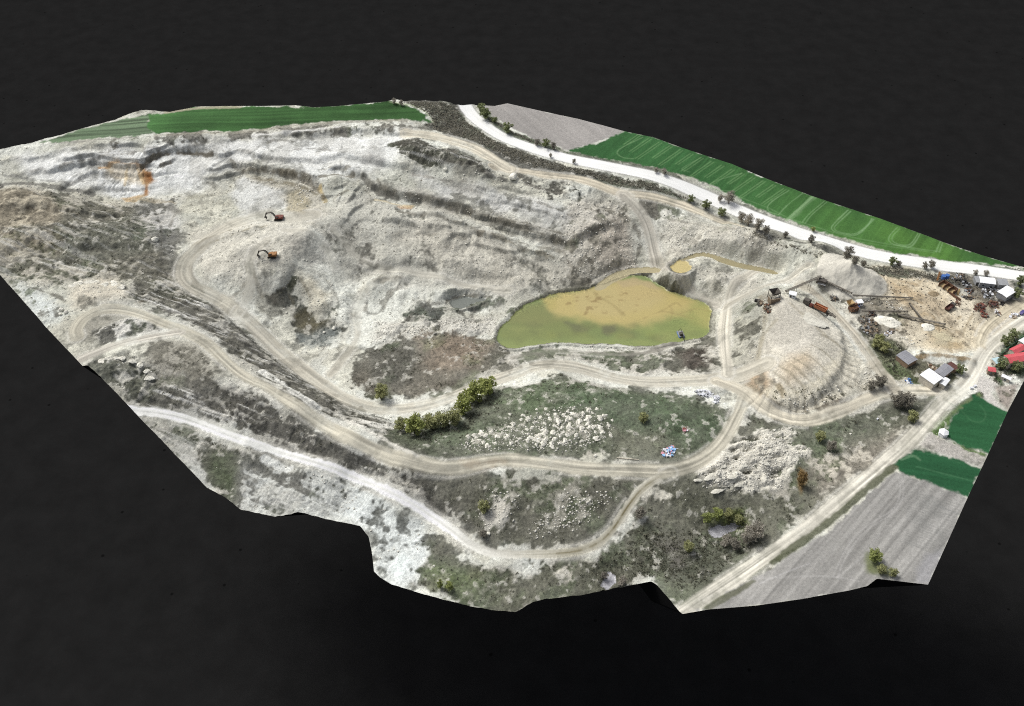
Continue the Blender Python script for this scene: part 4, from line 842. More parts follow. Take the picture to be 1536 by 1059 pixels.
# ------------------------------------------------------------------ building kit
class MB:
    def __init__(s): s.v = []; s.f = []
    def add(s, v, f): k = len(s.v); s.v += [tuple(map(float, p)) for p in v]; s.f += [tuple(i + k for i in q) for q in f]; return s
    def box(s, c, d, rz=0, m=None):
        x, y, z = d[0] / 2, d[1] / 2, d[2] / 2
        m = m or Matrix.Rotation(rz, 4, 'Z'); c = Vector(c)
        v = [c + m @ Vector(p) for p in [(-x,-y,-z),(x,-y,-z),(x,y,-z),(-x,y,-z),(-x,-y,z),(x,-y,z),(x,y,z),(-x,y,z)]]
        return s.add(v, [(0,3,2,1),(4,5,6,7),(0,1,5,4),(1,2,6,5),(2,3,7,6),(3,0,4,7)])
    def beam(s, a, b, w, h):
        a, b = Vector(a), Vector(b); d = b - a; q = d.to_track_quat('X', 'Z').to_matrix().to_4x4()
        return s.box((a + b) / 2, (d.length, w, h), m=q)
    def tube(s, pts, rad, n=6, cap=True):
        pts = [Vector(p) for p in pts]; rad = rad if isinstance(rad, (list, tuple)) else [rad] * len(pts)
        V = []; F = []
        for i, p in enumerate(pts):
            d = (pts[min(i + 1, len(pts) - 1)] - pts[max(i - 1, 0)]).normalized(); q = d.to_track_quat('Z', 'Y')
            V += [p + q @ Vector((math.cos(6.28318 * k / n) * rad[i], math.sin(6.28318 * k / n) * rad[i], 0)) for k in range(n)]
        for i in range(len(pts) - 1):
            F += [(i * n + k, i * n + (k + 1) % n, (i + 1) * n + (k + 1) % n, (i + 1) * n + k) for k in range(n)]
        if cap: F += [tuple(range(n))[::-1], tuple((len(pts) - 1) * n + k for k in range(n))]
        return s.add(V, F)
    def prism(s, prof, y0, y1):
        """profile in x,z pushed along y"""
        n = len(prof); v = [(p[0], y0, p[1]) for p in prof] + [(p[0], y1, p[1]) for p in prof]
        return s.add(v, [tuple(range(n)), tuple(range(2 * n - 1, n - 1, -1))] + [(i, n + i, n + (i + 1) % n, (i + 1) % n) for i in range(n)])
    def build(s, name, mat, parent=None, smooth=False): return mesh_obj(name, s.v, s.f, mat, parent, smooth)
def thing(name, label, cat, loc, rz=0, group=None):
    o = bpy.data.objects.new(name, None); COL.objects.link(o); o.location = tuple(map(float, loc)); o.rotation_euler = (0, 0, rz); o.empty_display_size = .5
    return prop(o, label, cat, group)
def copy_thing(r, loc, rz, label=None, scale=1.0, group=None):
    c = r.copy(); COL.objects.link(c); c.location = tuple(map(float, loc)); c.rotation_euler = (0, 0, rz); c.scale = (scale,) * 3
    if label: c['label'] = label
    if group: c['group'] = group
    for ch in r.children:
        d = ch.copy(); COL.objects.link(d); d.parent = c
        for g in ch.children: e = g.copy(); COL.objects.link(e); e.parent = d
    return c
def at(u, v, dz=0):
    p = cast([(u, v)], hs)[0]; return Vector((p[0], p[1], p[2] + dz))
def yaw(a, b):
    p, q = at(*a), at(*b); return math.atan2(q.y - p.y, q.x - p.x), (q - p).length

C_ = dict(
 steel=plain('dark_steel', (88,84,78), .6, .2, .35, .8), rust=plain('rusty_steel', (108,82,66), .85, 0, .45, .9), orange=plain('orange_paint', (154,98,68), .55, 0, .22, .9), red=plain('worn_red_paint', (112,64,54), .6, 0, .3, .9),
 yellow=plain('worn_yellow_paint', (150,108,66), .6, 0, .3, .9), black=plain('black_rubber', (44,43,42), .85, 0, .3, 1.2), glass=plain('dark_glass', (60,70,78), .15, 0, .05, 1, .6), grey=plain('galvanised_sheet', (156,158,160), .5, .2, .14, .5),
 white=plain('white_sheet_roof', (232,234,236), .55, 0, .05, .4), redroof=plain('red_sheet_roof', (198,92,98), .6, 0, .12, .5), greyroof=plain('grey_sheet_roof', (140,141,146), .6, 0, .16, .5), blueroof=plain('pale_blue_roof', (176,200,206), .6, 0, .1, .6),
 wall=plain('plaster_wall', (196,190,176), .9, 0, .12, .6), brick=plain('brown_wall', (146,124,104), .9, 0, .2, .8), wood=plain('weathered_wood', (132,118,100), .9, 0, .3, .9), darkred=plain('dark_red_panel', (96,66,60), .7, 0, .25, .6),
 blue=plain('blue_paint', (66,104,166), .5, 0, .15, .7), belt=plain('conveyor_belt', (112,107,98), .85, 0, .25, .4), bark=plain('bark', (96,86,74), .95, 0, .3, 2), chalkpile=None, green=plain('green_paint', (96,150,120), .6, 0, .12, .7), tan=plain('sandy_steel', (186,164,124), .8, 0, .25, .7),
 rubbish=plain('pale_rubbish', (214,216,220), .8, 0, .3, .8), tarp=plain('light_blue_tarpaulin', (140,180,220), .6, 0, .2, .8), pink=plain('pink_cloth', (206,150,160), .8, 0, .2, .8), purple=plain('violet_car_paint', (84,78,130), .35, 0, .06, 1, .5), timber=plain('pale_timber', (206,198,180), .9, 0, .14, .7))

# ------------------------------------------------------------------ excavators
def excavator(u, v, rz, body, label):
    t = thing('excavator', label, 'excavator', at(u, v, -.05), rz, 'excavators working on the quarry bench')
    st = [(-2.3,.45),(-2.1,.12),(-1.75,0),(1.75,0),(2.1,.12),(2.3,.45),(2.1,.85),(1.75,1.0),(-1.75,1.0),(-2.1,.85)]
    for s in (-1, 1): MB().prism(st, s * 1.25 - .35, s * 1.25 + .35).build('track', C_['black'], t)
    m = MB().box((0, 0, .8), (2.2, 1.9, .6)); m.tube([(0, 0, 1.0), (0, 0, 1.3)], .75, 12); m.build('undercarriage', C_['steel'], t)
    m = MB().prism([(-2.7,1.3),(1.3,1.3),(1.3,1.9),(.2,2.3),(-2.2,2.45),(-2.7,2.2)], -1.4, 1.4); m.box((-2.55, 0, 1.9), (.6, 2.5, 1.3)); b_ = m.build('body', C_[body], t)
    MB().tube([(-1.5, -.8, 2.3), (-1.5, -.8, 2.95)], .1, 6).build('exhaust_pipe', C_['steel'], b_)
    cb = MB().prism([(-.3,1.4),(1.5,1.4),(1.55,2.2),(1.15,3.1),(-.3,3.1)], .45, 1.4).build('cab', C_[body], t)
    w = MB().prism([(1.54,2.0),(1.57,2.2),(1.2,3.0),(1.12,3.0)], .55, 1.3); w.box((.45, 1.41, 2.5), (1.2, .03, .8)); w.build('window', C_['glass'], cb)
    bm = MB(); P_ = [(1.0,2.0),(2.6,4.5),(3.6,4.9),(6.3,4.2),(6.3,3.75),(3.6,4.3),(2.9,4.0),(1.5,1.7)]; bm.prism(P_, -.28, .28); bo = bm.build('boom', C_['steel'], t)
    [MB().beam((1.6, y, 1.9), (3.4, y, 4.3), .16, .16).build('hydraulic_ram', C_['grey'], bo) for y in (.42, -.42)]
    ar = MB().prism([(5.7,4.5),(6.5,4.4),(7.6,1.7),(7.3,1.5),(6.0,3.5)], -.22, .22).build('arm', C_['steel'], t)
    MB().prism([(7.65,1.75),(7.2,1.6),(6.5,1.05),(6.55,.35),(7.1,.02),(7.2,.15),(6.9,.5),(7.0,.95),(7.8,1.1)], -.6, .6).build('bucket', C_['steel'], t)
    t.scale = (1.05,) * 3
    return t
excavator(418, 329, R(176), 'red', 'dark red excavator on the upper bench, boom stretched to the left')
excavator(408, 385, R(183), 'yellow', 'orange and yellow excavator lower on the bench, boom bent to the left')

# ------------------------------------------------------------------ pump barge on the pond
p = px_at(1021, 502, -16.5); t = thing('pump_barge', 'small dark pump barge floating at the south bank of the big pond', 'barge', (p[0], p[1], -16.55), R(100))
for s in (-1, 1): MB().tube([(-2.6, s * 1.2, .15), (-2.4, s * 1.2, .2), (2.4, s * 1.2, .2), (2.6, s * 1.2, .15)], [.2, .5, .5, .2], 8).build('pontoon', C_['blue'], t)
MB().box((0, 0, .75), (4.6, 3.0, .15)).build('deck', C_['grey'], t)
MB().box((-.9, .2, 1.5), (1.6, 1.6, 1.4)).box((-.9, .2, 2.25), (1.9, 1.9, .1)).build('pump_housing', C_['steel'], t)
m = MB()
for s in (-1, 1): m.beam((1.9, s * 1.1, .8), (1.2, 0, 3.6), .14, .14)
m.beam((1.2, 0, 3.6), (-1.8, 0, 2.3), .12, .12); m.build('lifting_frame', C_['steel'], t)
MB().tube([(-.2, -.6, 1.2), (-2.6, -.5, 1.1), (-4.2, -.3, .9), (-6.5, 0, 1.4)], .2, 8).build('discharge_pipe', C_['black'], t)
m = MB()
for k in range(5): m.beam((-2.2 + k * 1.1, 1.45, .8), (-2.2 + k * 1.1, 1.45, 1.8), .06, .06)
m.beam((-2.2, 1.45, 1.8), (2.2, 1.45, 1.8), .06, .06); m.build('railing', C_['grey'], t)

# ------------------------------------------------------------------ conveyors and plant
def conveyor(a, b, za, zb, label, w=.6, grp='belt conveyors of the gravel plant'):
    A_, B_ = at(*a), at(*b); o = A_.copy(); t = thing('belt_conveyor', label, 'conveyor', o, 0, grp)
    pa = Vector((0, 0, za)); pb = Vector((B_.x - A_.x, B_.y - A_.y, B_.z - A_.z + zb)); d = pb - pa; q = d.to_track_quat('X', 'Z').to_matrix().to_4x4(); n = max(2, int(d.length / 3)); side = q @ Vector((0, 1, 0)); up = q @ Vector((0, 0, 1))
    MB().box((pa + pb) / 2, (d.length, w * .85, .14), m=q).build('belt', C_['belt'], t)
    m = MB()
    for s in (-1, 1):
        m.beam(pa + side * s * w * .5, pb + side * s * w * .5, .14, .22); m.beam(pa + side * s * w * .5 - up * .7, pb + side * s * w * .5 - up * .7, .1, .1)
        for k in range(n): f0, f1 = k / n, (k + 1) / n; m.beam(pa + d * f0 + side * s * w * .5, pa + d * f1 + side * s * w * .5 - up * .7, .07, .07)
    m.build('truss', C_['steel'], t)
    for e, nm in ((pa, 'tail_drum'), (pb, 'head_drum')): MB().tube([e - side * w * .55, e + side * w * .55], .34, 10).build(nm, C_['steel'], t)
    for f in (.3, .72):
        c = pa + d * f; g = hs(o.x + c.x, o.y + c.y) - o.z; m = MB()
        for s in (-1, 1):
            if c.z - g > 1.2: MB().beam(c + side * s * w * .5 - up * .6, Vector((c.x, c.y, g - .3)) + side * s * w * .9, .14, .14).build('leg', C_['steel'], t)
    return t
conveyor((1178, 440), (1228, 424), 1.6, 4.6, 'long dark belt conveyor climbing from the loading hopper toward the gravel stockpile', 1.0)
conveyor((1278, 448), (1368, 449), 2.6, 1.2, 'dark belt conveyor running along the foot of the gravel stockpile')
conveyor((1292, 471), (1360, 470), 2.4, 1.6, 'short dark belt conveyor just right of the rusty crusher')
conveyor((1345, 474), (1416, 490), 1.3, 1.8, 'thin dark belt conveyor ending by the white heap in the yard', .9)
conveyor((1364, 456), (1383, 484), .5, 2.0, 'narrow slanting belt conveyor crossing toward the white heap', .6)
conveyor((1228, 425), (1276, 444), 3.6, 2.2, 'wide dark belt conveyor joining the black screen to the rusty crusher', .9)

def hopper_frame(u, v, rz, label):
    t = thing('loading_hopper', label, 'hopper', at(u, v, -.2), rz)
    b_ = MB()
    top = [(-2.6,-2.2,5.2),(2.6,-2.2,5.2),(2.6,2.2,5.2),(-2.6,2.2,5.2)]; bot = [(-.7,-.7,2.4),(.7,-.7,2.4),(.7,.7,2.4),(-.7,.7,2.4)]
    b_.add(top + bot + [(x * .93, y * .93, z) for x, y, z in top] + [(x * .8, y * .8, z + .1) for x, y, z in bot], [(i, (i + 1) % 4, 4 + (i + 1) % 4, 4 + i)[::-1] for i in range(4)] + [(8 + i, 8 + (i + 1) % 4, 12 + (i + 1) % 4, 12 + i) for i in range(4)] + [(i, (i + 1) % 4, 8 + (i + 1) % 4, 8 + i) for i in range(4)] + [(12, 13, 14, 15)])
    b_.build('hopper_bin', C_['steel'], t)
    for sx in (-1, 1):
        for sy in (-1, 1): MB().beam((sx * 2.4, sy * 2.0, -.4), (sx * 2.4, sy * 2.0, 5.2), .25, .25).build('leg', C_['steel'], t)
    m = MB().beam((-2.4, -2, 2.2), (2.4, -2, 4.8), .15, .15).beam((-2.4, 2, 4.8), (2.4, 2, 2.2), .15, .15).beam((-2.4, -2, 2.3), (-2.4, 2, 2.3), .2, .2).beam((2.4, -2, 2.3), (2.4, 2, 2.3), .2, .2); m.build('bracing', C_['steel'], t)
    m = MB().box((-1.2, -4.2, 1.6), (5.4, .3, 3.6)).box((-3.8, -2.6, 1.4), (.3, 3.4, 3.2)); m.build('retaining_wall', C_['wood'], t)
    return t
hopper_frame(1160, 447, R(15), 'dark steel loading hopper on legs at the head of the tipping ramp')

r_, l_ = yaw((1206, 452), (1248, 482))
t = thing('screening_plant', 'mobile screening plant with long orange hopper beside the tipping ramp', 'screening plant', at(1228, 466), r_)
MB().beam((-9, -1, 1.3), (7.5, -1, 1.3), .3, .5).beam((-9, 1, 1.3), (7.5, 1, 1.3), .3, .5).box((-1, 0, 1.2), (14, 1.9, .25)).build('chassis', C_['steel'], t)
m = MB().prism([(-3.0,3.5),(4.2,3.5),(3.6,1.8),(-2.4,1.8)], 1.15, 1.35).prism([(-3.0,3.5),(4.2,3.5),(3.6,1.8),(-2.4,1.8)], -1.35, -1.15).box((.6, 0, 1.9), (6.2, 2.3, .15)).box((-2.75, 0, 2.7), (.18, 2.4, 1.6)).box((3.95, 0, 2.7), (.18, 2.4, 1.6)).box((.6, .7, 2.75), (6.6, .9, .5)); m.build('hopper', C_['orange'], t)
MB().box((-4.2, -1.1, 2.2), (1.6, 1.3, 1.5)).box((-4.2, -1.1, 3.05), (.8, .7, .2)).build('engine_box', C_['red'], t)
m = MB().box((-7.2, 0, 2.6), (3.6, 2.4, 2.0)).beam((-9, 0, 1.5), (-5.6, 0, 4.2), 1.8, .3); m.build('screen_box', C_['steel'], t)
m = MB().beam((4.4, 0, 2.2), (9.6, 0, .7), 1.1, .3).beam((4.4, .6, 2.4), (9.6, .6, .9), .1, .3).beam((4.4, -.6, 2.4), (9.6, -.6, .9), .1, .3); m.build('discharge_belt', C_['belt'], t)
for x in (-6.6, -5.2, 5.2):
    for s in (-1, 1):
        w_ = MB().tube([(x, s * 1.15, .6), (x, s * 1.55, .6)], .6, 12).build('wheel', C_['black'], t); MB().tube([(x, s * 1.5, .6), (x, s * 1.58, .6)], .28, 8).build('rim', C_['grey'], w_)

t = thing('screen_tower', 'black screening machine at the top end of the long climbing conveyor', 'screening machine', at(1232, 428), R(-25))
MB().box((0, 0, 3.0), (4.2, 2.6, 1.9)).box((-2.4, 0, 2.1), (1.4, 1.9, 1.6)).build('screen_box', C_['steel'], t)
for sx in (-1.7, 1.7):
    for sy in (-1.1, 1.1): MB().beam((sx, sy, -.3), (sx, sy, 2.4), .22, .22).build('leg', C_['steel'], t)
MB().prism([(-1.4,2.2),(1.4,2.2),(.6,.9),(-.6,.9)], -1, 1).build('chute', C_['rust'], t); MB().tube([(0, 1.5, 3.3), (0, 2.2, 3.3)], .6, 10).build('motor', C_['black'], t)
m = MB().box((0, -1.8, 2.1), (4.4, .8, .1)); [m.beam((x, -2.15, 2.1), (x, -2.15, 3.1), .06, .06) for x in (-2.1, -.7, .7, 2.1)]; m.beam((-2.1, -2.15, 3.1), (2.1, -2.15, 3.1), .06, .06); m.build('walkway', C_['grey'], t)

t = thing('crusher', 'rusty crusher with tan feed bin and blue motor between the conveyors', 'crusher', at(1279, 466), R(20))
MB().box((0, 0, 2.0), (4.4, 3.4, 2.2)).box((1.6, .9, 3.4), (1.6, 1.4, 1.0)).build('crusher_body', C_['rust'], t)
m = MB(); tp = [(-3.4,.2,5.4),(.2,.2,5.4),(.2,3.4,5.4),(-3.4,3.4,5.4)]; bt = [(-2.2,1.2,3.0),(-1,1.2,3.0),(-1,2.4,3.0),(-2.2,2.4,3.0)]
m.add(tp + bt, [(i, (i + 1) % 4, 4 + (i + 1) % 4, 4 + i)[::-1] for i in range(4)] + [(4, 5, 6, 7)]); m.build('feed_bin', C_['tan'], t)
for sx in (-2, 2):
    for sy in (-1.5, 1.5): MB().beam((sx, sy, -.3), (sx, sy, 1.2), .3, .3).build('leg', C_['steel'], t)
MB().tube([(2.3, -.4, 2.4), (3.2, -.4, 2.4)], .45, 10).build('motor', C_['blue'], t)
f_ = MB().tube([(-.4, -1.75, 2.2), (-.4, -2.15, 2.2)], 1.2, 16).build('flywheel', C_['rust'], t); MB().tube([(-.4, -2.1, 2.2), (-.4, -2.25, 2.2)], .4, 10).build('hub', C_['steel'], f_)
m = MB().beam((-3, -1, 0), (-3, -1, 4.2), .14, .14).beam((-3, -1, 4.2), (0, -1.6, 3.2), .14, .14); m.build('ladder_frame', C_['yellow'], t)

def cabin(u, v, rz, dims, label, roof='white', wallm='white', name='site_cabin'):
    L_, W_, H_ = dims; t = thing(name, label, 'cabin', at(u, v, -.1), rz); w_ = MB().box((0, 0, H_ / 2), (L_, W_, H_)).build('wall', C_[wallm], t)
    MB().box((0, 0, H_ + .07), (L_ + .3, W_ + .3, .14)).build('roof', C_[roof], t)
    MB().box((-L_ * .2, -W_ / 2 - .02, 1.0), (.9, .05, 2.0)).build('door', C_['steel'], t); MB().box((L_ * .22, -W_ / 2 - .02, 1.5), (L_ * .3, .05, .8)).build('window', C_['glass'], t)
cabin(1188, 445, R(-20), (3.6, 2.8, 2.5), 'small white site cabin below the long climbing conveyor')
cabin(1288, 457, R(10), (3.2, 2.6, 2.5), 'small white control cabin just right of the rusty crusher')
cabin(1464, 424, R(-3), (2.4, 5.0, 2.5), 'narrow grey container standing left of the long white roof', 'grey', 'grey', 'container')

# batching bins by the road
t = thing('batching_bins', 'rusty gravel bins with two blue hoppers and a yellow chute near the top road', 'batching plant', at(1421, 434), R(-55))
m = MB()
for x in (-4.5, -1.5, 1.5, 4.5): m.box((x, 0, 1.2), (.25, 4.4, 3.0))
m.box((0, 2.2, 1.2), (9.2, .25, 3.0)); m.build('bin_wall', C_['rust'], t)
MB().box((0, .4, .35), (8.8, 3.2, .9)).build('gravel_fill', C_['tan'], t)
for x, y in ((-5.8, 2.4), (-5.0, 4.6)):
    h_ = MB().tube([(x, y, 1.6), (x, y, 2.6), (x, y, 4.6)], [.3, 1.2, 1.25], 10).build('hopper', C_['blue'], t); m = MB(); [m.beam((x + a, y + b_, -.3), (x + a, y + b_, 2.8), .14, .14) for a in (-.9, .9) for b_ in (-.9, .9)]; m.build('stand', C_['steel'], h_)
MB().beam((-7.6, 1, .5), (-9.4, 3.6, 4.4), .9, .4).build('chute', C_['yellow'], t); MB().prism([(5.2,0),(6.6,0),(6.3,3.8),(5.5,4.2)], .6, .9).build('end_plate', C_['tan'], t)
MB().box((6.5, -2.4, .8), (7.5, .35, 1.4)).build('side_board', C_['rust'], t)

# dark tipper lorry
r_, l_ = yaw((1416, 468), (1433, 456))
t = thing('tipper_lorry', 'dark old tipper lorry parked in the middle of the sandy yard', 'lorry', at(1424, 463), r_)
MB().beam((-3.4, .5, .9), (3.4, .5, .9), .25, .3).beam((-3.4, -.5, .9), (3.4, -.5, .9), .25, .3).build('chassis', C_['steel'], t)
m = MB().box((-1.1, 0, 1.25), (4.4, 2.4, .15)).box((-1.1, 1.15, 1.8), (4.4, .1, 1.1)).box((-1.1, -1.15, 1.8), (4.4, .1, 1.1)).box((1.05, 0, 1.9), (.1, 2.4, 1.3)).box((-3.25, 0, 1.8), (.1, 2.4, 1.1)); m.build('tipper_body', C_['darkred'], t)
cb = MB().prism([(1.4,.9),(3.7,.9),(3.75,1.7),(3.2,2.7),(1.4,2.7)], -1.15, 1.15).build('cab', C_['steel'], t); MB().prism([(3.74,1.7),(3.77,1.75),(3.28,2.6),(3.24,2.6)], -1.0, 1.0).build('windscreen', C_['glass'], cb)
for x in (-2.5, -1.3, 2.6):
    for s in (-1, 1): w_ = MB().tube([(x, s * .85, .5), (x, s * 1.2, .5)], .5, 12).build('wheel', C_['black'], t); MB().tube([(x, s * 1.18, .5), (x, s * 1.24, .5)], .22, 8).build('rim', C_['grey'], w_)

# scrap heaps
def scrap(u, v, rx, ry, n, mats, label, seed, hmax=1.6, cat='scrap heap', name='scrap_heap'):
    rr = random.Random(seed); t = thing(name, label, cat, at(u, v, -.1), rr.uniform(0, 3)); parts = {k: MB() for k in mats}
    for i in range(n):
        a, q = rr.uniform(0, 6.28), math.sqrt(rr.random()); x, y = rx * q * math.cos(a), ry * q * math.sin(a); z = hmax * (1 - q * q) * rr.uniform(.2, 1)
        m = parts[mats[i % len(mats)]]; rot = Matrix.Rotation(rr.uniform(0, 3.14), 4, 'Z') @ Matrix.Rotation(rr.uniform(-.6, .6), 4, 'Y'); k = rr.random()
        if k < .45: m.box((x, y, z), (rr.uniform(.8, 2.2), rr.uniform(.3, 1.2), rr.uniform(.08, .3)), m=rot)
        elif k < .75: d = rot @ Vector((rr.uniform(.8, 1.8), 0, 0)); m.tube([Vector((x, y, z)) - d, Vector((x, y, z)) + d], rr.uniform(.08, .22), 6)
        else: m.box((x, y, z), (rr.uniform(.6, 1.4),) * 3, m=rot)
    nm = {'rust': 'rusty_metal', 'steel': 'dark_metal', 'red': 'red_metal', 'grey': 'sheet_metal', 'wood': 'timber', 'black': 'old_tyres', 'rubbish': 'pale_rubbish', 'tarp': 'tarpaulin', 'pink': 'cloth', 'darkred': 'rusty_plate', 'timber': 'boards', 'blue': 'blue_sheet'}
    for k, m in parts.items():
        if m.v:
            m.tube([(-rx * .6, 0, .05), (rx * .6, rr.uniform(-.3, .3), .1)], .12, 5); m.build(nm[k], C_[k], t)
    return t
scrap(1470, 462, 4.2, 3, 46, ['rust', 'red', 'darkred', 'steel'], 'reddish rusty scrap metal heap, lower left one in the yard', 3)
scrap(1487, 457, 4, 3, 40, ['steel', 'darkred', 'rust'], 'dark brown scrap metal heap just below the square white roof', 4, 2.2)
scrap(1476, 473, 2.6, 1.8, 22, ['red', 'rust', 'steel'], 'small scrap pieces lowest of the rusty heaps near the side road', 5, 1.0)
scrap(1444, 424, 5, 2.5, 40, ['steel', 'black', 'grey'], 'black and grey junk heap between the blue hoppers and the container', 6)
scrap(1481, 439, 6, 3, 60, ['grey', 'steel', 'rubbish', 'black'], 'grey mixed scrap spread below the long white roof', 7, 1.2)
scrap(1455, 436, 3, 2, 26, ['steel', 'rust', 'grey'], 'small dark scrap heap left of the grey mixed scrap', 8, 1.0)
scrap(1502, 453, 2.8, 1.8, 24, ['steel', 'black'], 'black junk pile beneath the square white roof corner', 9, 1.3)
scrap(1303, 489, 7, 5, 70, ['wood', 'steel', 'grey', 'wood'], 'grey timber and junk spread left of the white sand heap', 10, 1.2)
scrap(1322, 478, 4, 2.6, 34, ['steel', 'rust', 'wood'], 'dark junk heap tucked under the short conveyor', 11, 1.4)
scrap(1153, 462, 3.5, 2.5, 30, ['steel', 'rust', 'wood'], 'dark rusty junk below the loading hopper', 12, 1.2)
scrap(1003, 678, 4.2, 2.6, 60, ['rubbish', 'tarp', 'pink', 'rubbish', 'tarp'], 'heap of white, pale blue and pink rubbish on the grass beside the track bend', 13, 1.1, 'rubbish heap', 'rubbish_heap')
scrap(1028, 645, 1.4, .8, 14, ['red', 'pink', 'rubbish'], 'small scatter of reddish rubbish on the green slope', 14, .5, 'rubbish heap', 'rubbish_heap')
scrap(1056, 590, 4.4, 2.4, 60, ['rubbish', 'grey', 'rubbish'], 'white rubbish heap by the haul road, left one of two', 15, 1.0, 'rubbish heap', 'rubbish_heap')
scrap(1074, 599, 3.0, 1.6, 36, ['rubbish', 'rubbish', 'grey'], 'white rubbish heap by the haul road, right one of two', 16, .9, 'rubbish heap', 'rubbish_heap')
scrap(1363, 572, 2.0, 1.2, 22, ['blue', 'rubbish', 'tarp'], 'blue and white rubbish beside the white roofed house', 17, .7, 'rubbish heap', 'rubbish_heap')
scrap(1522, 474, 3.2, 1.6, 26, ['timber', 'rubbish', 'wood'], 'pale boards and junk lying between the two roads at right', 18, .7, 'timber heap', 'timber_heap')
scrap(1400, 552, 3.0, 1.4, 26, ['wood', 'timber', 'rust'], 'brown timber pile behind the grey annex roof', 19, .9, 'timber heap', 'timber_heap')
scrap(1512, 546, 3.2, 2.0, 26, ['wood', 'rubbish', 'timber'], 'garden junk in front of the big red roof', 20, .7, 'timber heap', 'timber_heap')

scrap(1437, 416, 5, 2, 40, ['steel', 'grey', 'wood', 'black'], 'dark clutter along the verge between the blue hoppers and the top road', 21, 1.2)
scrap(1452, 446, 3.4, 2, 30, ['wood', 'steel', 'grey'], 'grey clutter in the middle of the scrap yard above the rusty heaps', 22, .9)
scrap(1495, 437, 2.6, 2.2, 26, ['steel', 'rubbish', 'grey'], 'grey scrap pressed against the left corner of the square white roof', 23, 1.1)
scrap(1306, 470, 4, 2.4, 34, ['steel', 'black', 'rust'], 'black junk strip under the short right conveyor start', 24, 1.2)
scrap(1252, 446, 3.6, 2, 30, ['steel', 'wood', 'grey'], 'dark machine parts lying between the orange plant and the wide conveyor', 25, 1.0)
scrap(1142, 455, 3.5, 2.4, 30, ['steel', 'wood', 'black'], 'dark timber and steel left of the loading hopper', 26, 1.1)
scrap(1412, 412, 2, 1.2, 18, ['rust', 'wood', 'steel'], 'small rusty clutter above the yellow chute', 27, .9)
scrap(1335, 498, 4, 2, 30, ['rubbish', 'wood', 'steel'], 'pale junk strip on the bank left of the tan yard', 28, .6)
scrap(1437, 455, 3, 1, 18, ['rust', 'wood', 'darkred'], 'rusty beams lying right of the tipper lorry', 29, .7)
scrap(1496, 470, 2.4, 1.2, 18, ['steel', 'rubbish', 'rust'], 'scattered parts along the side road right of the rusty heaps', 30, .6)
# ------------------------------------------------------------------ houses
def house(px, h, roofm, wallm, label, rise=.5, name='house', cat='house', along=0):
    c0 = np.mean(np.array(px), 0); g = at(*c0).z; q = np.array([px_at(u, v, g + h) for u, v in px]); c = q.mean(0)
    e = (q[1] - q[0] + q[2] - q[3]) / 2; f = (q[3] - q[0] + q[2] - q[1]) / 2; L_ = np.hypot(*e[:2]); W_ = np.hypot(*f[:2]); rz = math.atan2(e[1], e[0])
    g2 = min(float(hs(p_[0], p_[1])) for p_ in q); t = thing(name, label, cat, (c[0], c[1], g2 - .2), rz); hh = g + h - g2
    if W_ > L_ and along == 0: t.rotation_euler[2] += math.pi / 2; L_, W_ = W_, L_
    lw, ww = L_ - .5, W_ - .5
    m = MB().box((0, 0, hh / 2 - .25), (lw, ww, hh + .1)); m.prism([(-ww/2, hh - .2), (ww/2, hh - .2), (0, hh + rise - .12)], -lw/2, lw/2) if False else None
    for s in (-1, 1): m.add([(s * lw/2, -ww/2, hh - .2), (s * lw/2, ww/2, hh - .2), (s * lw/2, 0, hh + rise - .2)], [(0, 1, 2) if s > 0 else (2, 1, 0)])
    m.build('wall', C_[wallm], t)
    rf = MB()
    for s in (-1, 1):
        a, b_ = Vector((0, 0, hh + rise)), Vector((0, s * W_ / 2, hh))
        v = [(-L_/2, 0, hh + rise), (L_/2, 0, hh + rise), (L_/2, s * W_/2, hh), (-L_/2, s * W_/2, hh)]; v += [(x, y, z - .14) for x, y, z in v]
        fs = [(0,1,2,3),(7,6,5,4),(1,5,6,2),(2,6,7,3),(3,7,4,0),(0,4,5,1)]; rf.add(v, fs if s < 0 else [tuple(reversed(k)) for k in fs])
    for k in range(1, int(L_ / 1.0)):                       # sheet seams
        x = -L_/2 + k * 1.0
        for s in (-1, 1): rf.beam((x, 0, hh + rise + .02), (x, s * W_/2, hh + .02), .06, .05)
    rf.build('roof', C_[roofm], t)
    for k in range(max(1, int(lw / 3))):
        x = -lw/2 + (k + .5) * lw / max(1, int(lw / 3)); w_ = MB().box((x, -ww/2 - .02, hh * .5), (1.0, .08, .9)).build('window', C_['glass'], t); MB().box((x, -ww/2 - .05, hh * .5 - .5), (1.2, .12, .1)).build('sill', C_['white'], w_)
    MB().box((lw/2 + .02, 0, 1.0), (.06, 1.0, 2.0)).build('door', C_['wood'], t)
    return t
house([(1382,560),(1396,551),(1414,567),(1399,578)], 4.2, 'white', 'wall', 'low house with a broad white roof beside the track junction', .4)
house([(1402,556),(1419,543),(1430,554),(1415,566)], 3.4, 'greyroof', 'brick', 'grey roofed annex behind the white roofed house', .35, 'outbuilding', 'outbuilding')
house([(1410,574),(1416,565),(1427,569),(1417,579)], 2.6, 'white', 'wall', 'tiny white roofed shed at the right corner of the white roofed house', .25, 'shed', 'shed')
house([(1422,545),(1428,541),(1439,551),(1432,556)], 2.8, 'darkred', 'brick', 'narrow shed with dark red roof panels right of the grey annex', .2, 'shed', 'shed')
house([(1346,530),(1361,525),(1375,538),(1361,549)], 3.2, 'greyroof', 'brick', 'plain dark grey roofed shed at the edge of the shrubs', .4, 'shed', 'shed')
house([(1496,437),(1510,428),(1526,436),(1510,446)], 4.0, 'white', 'grey', 'square bright white roofed shed in the scrap yard', .3, 'shed', 'shed')
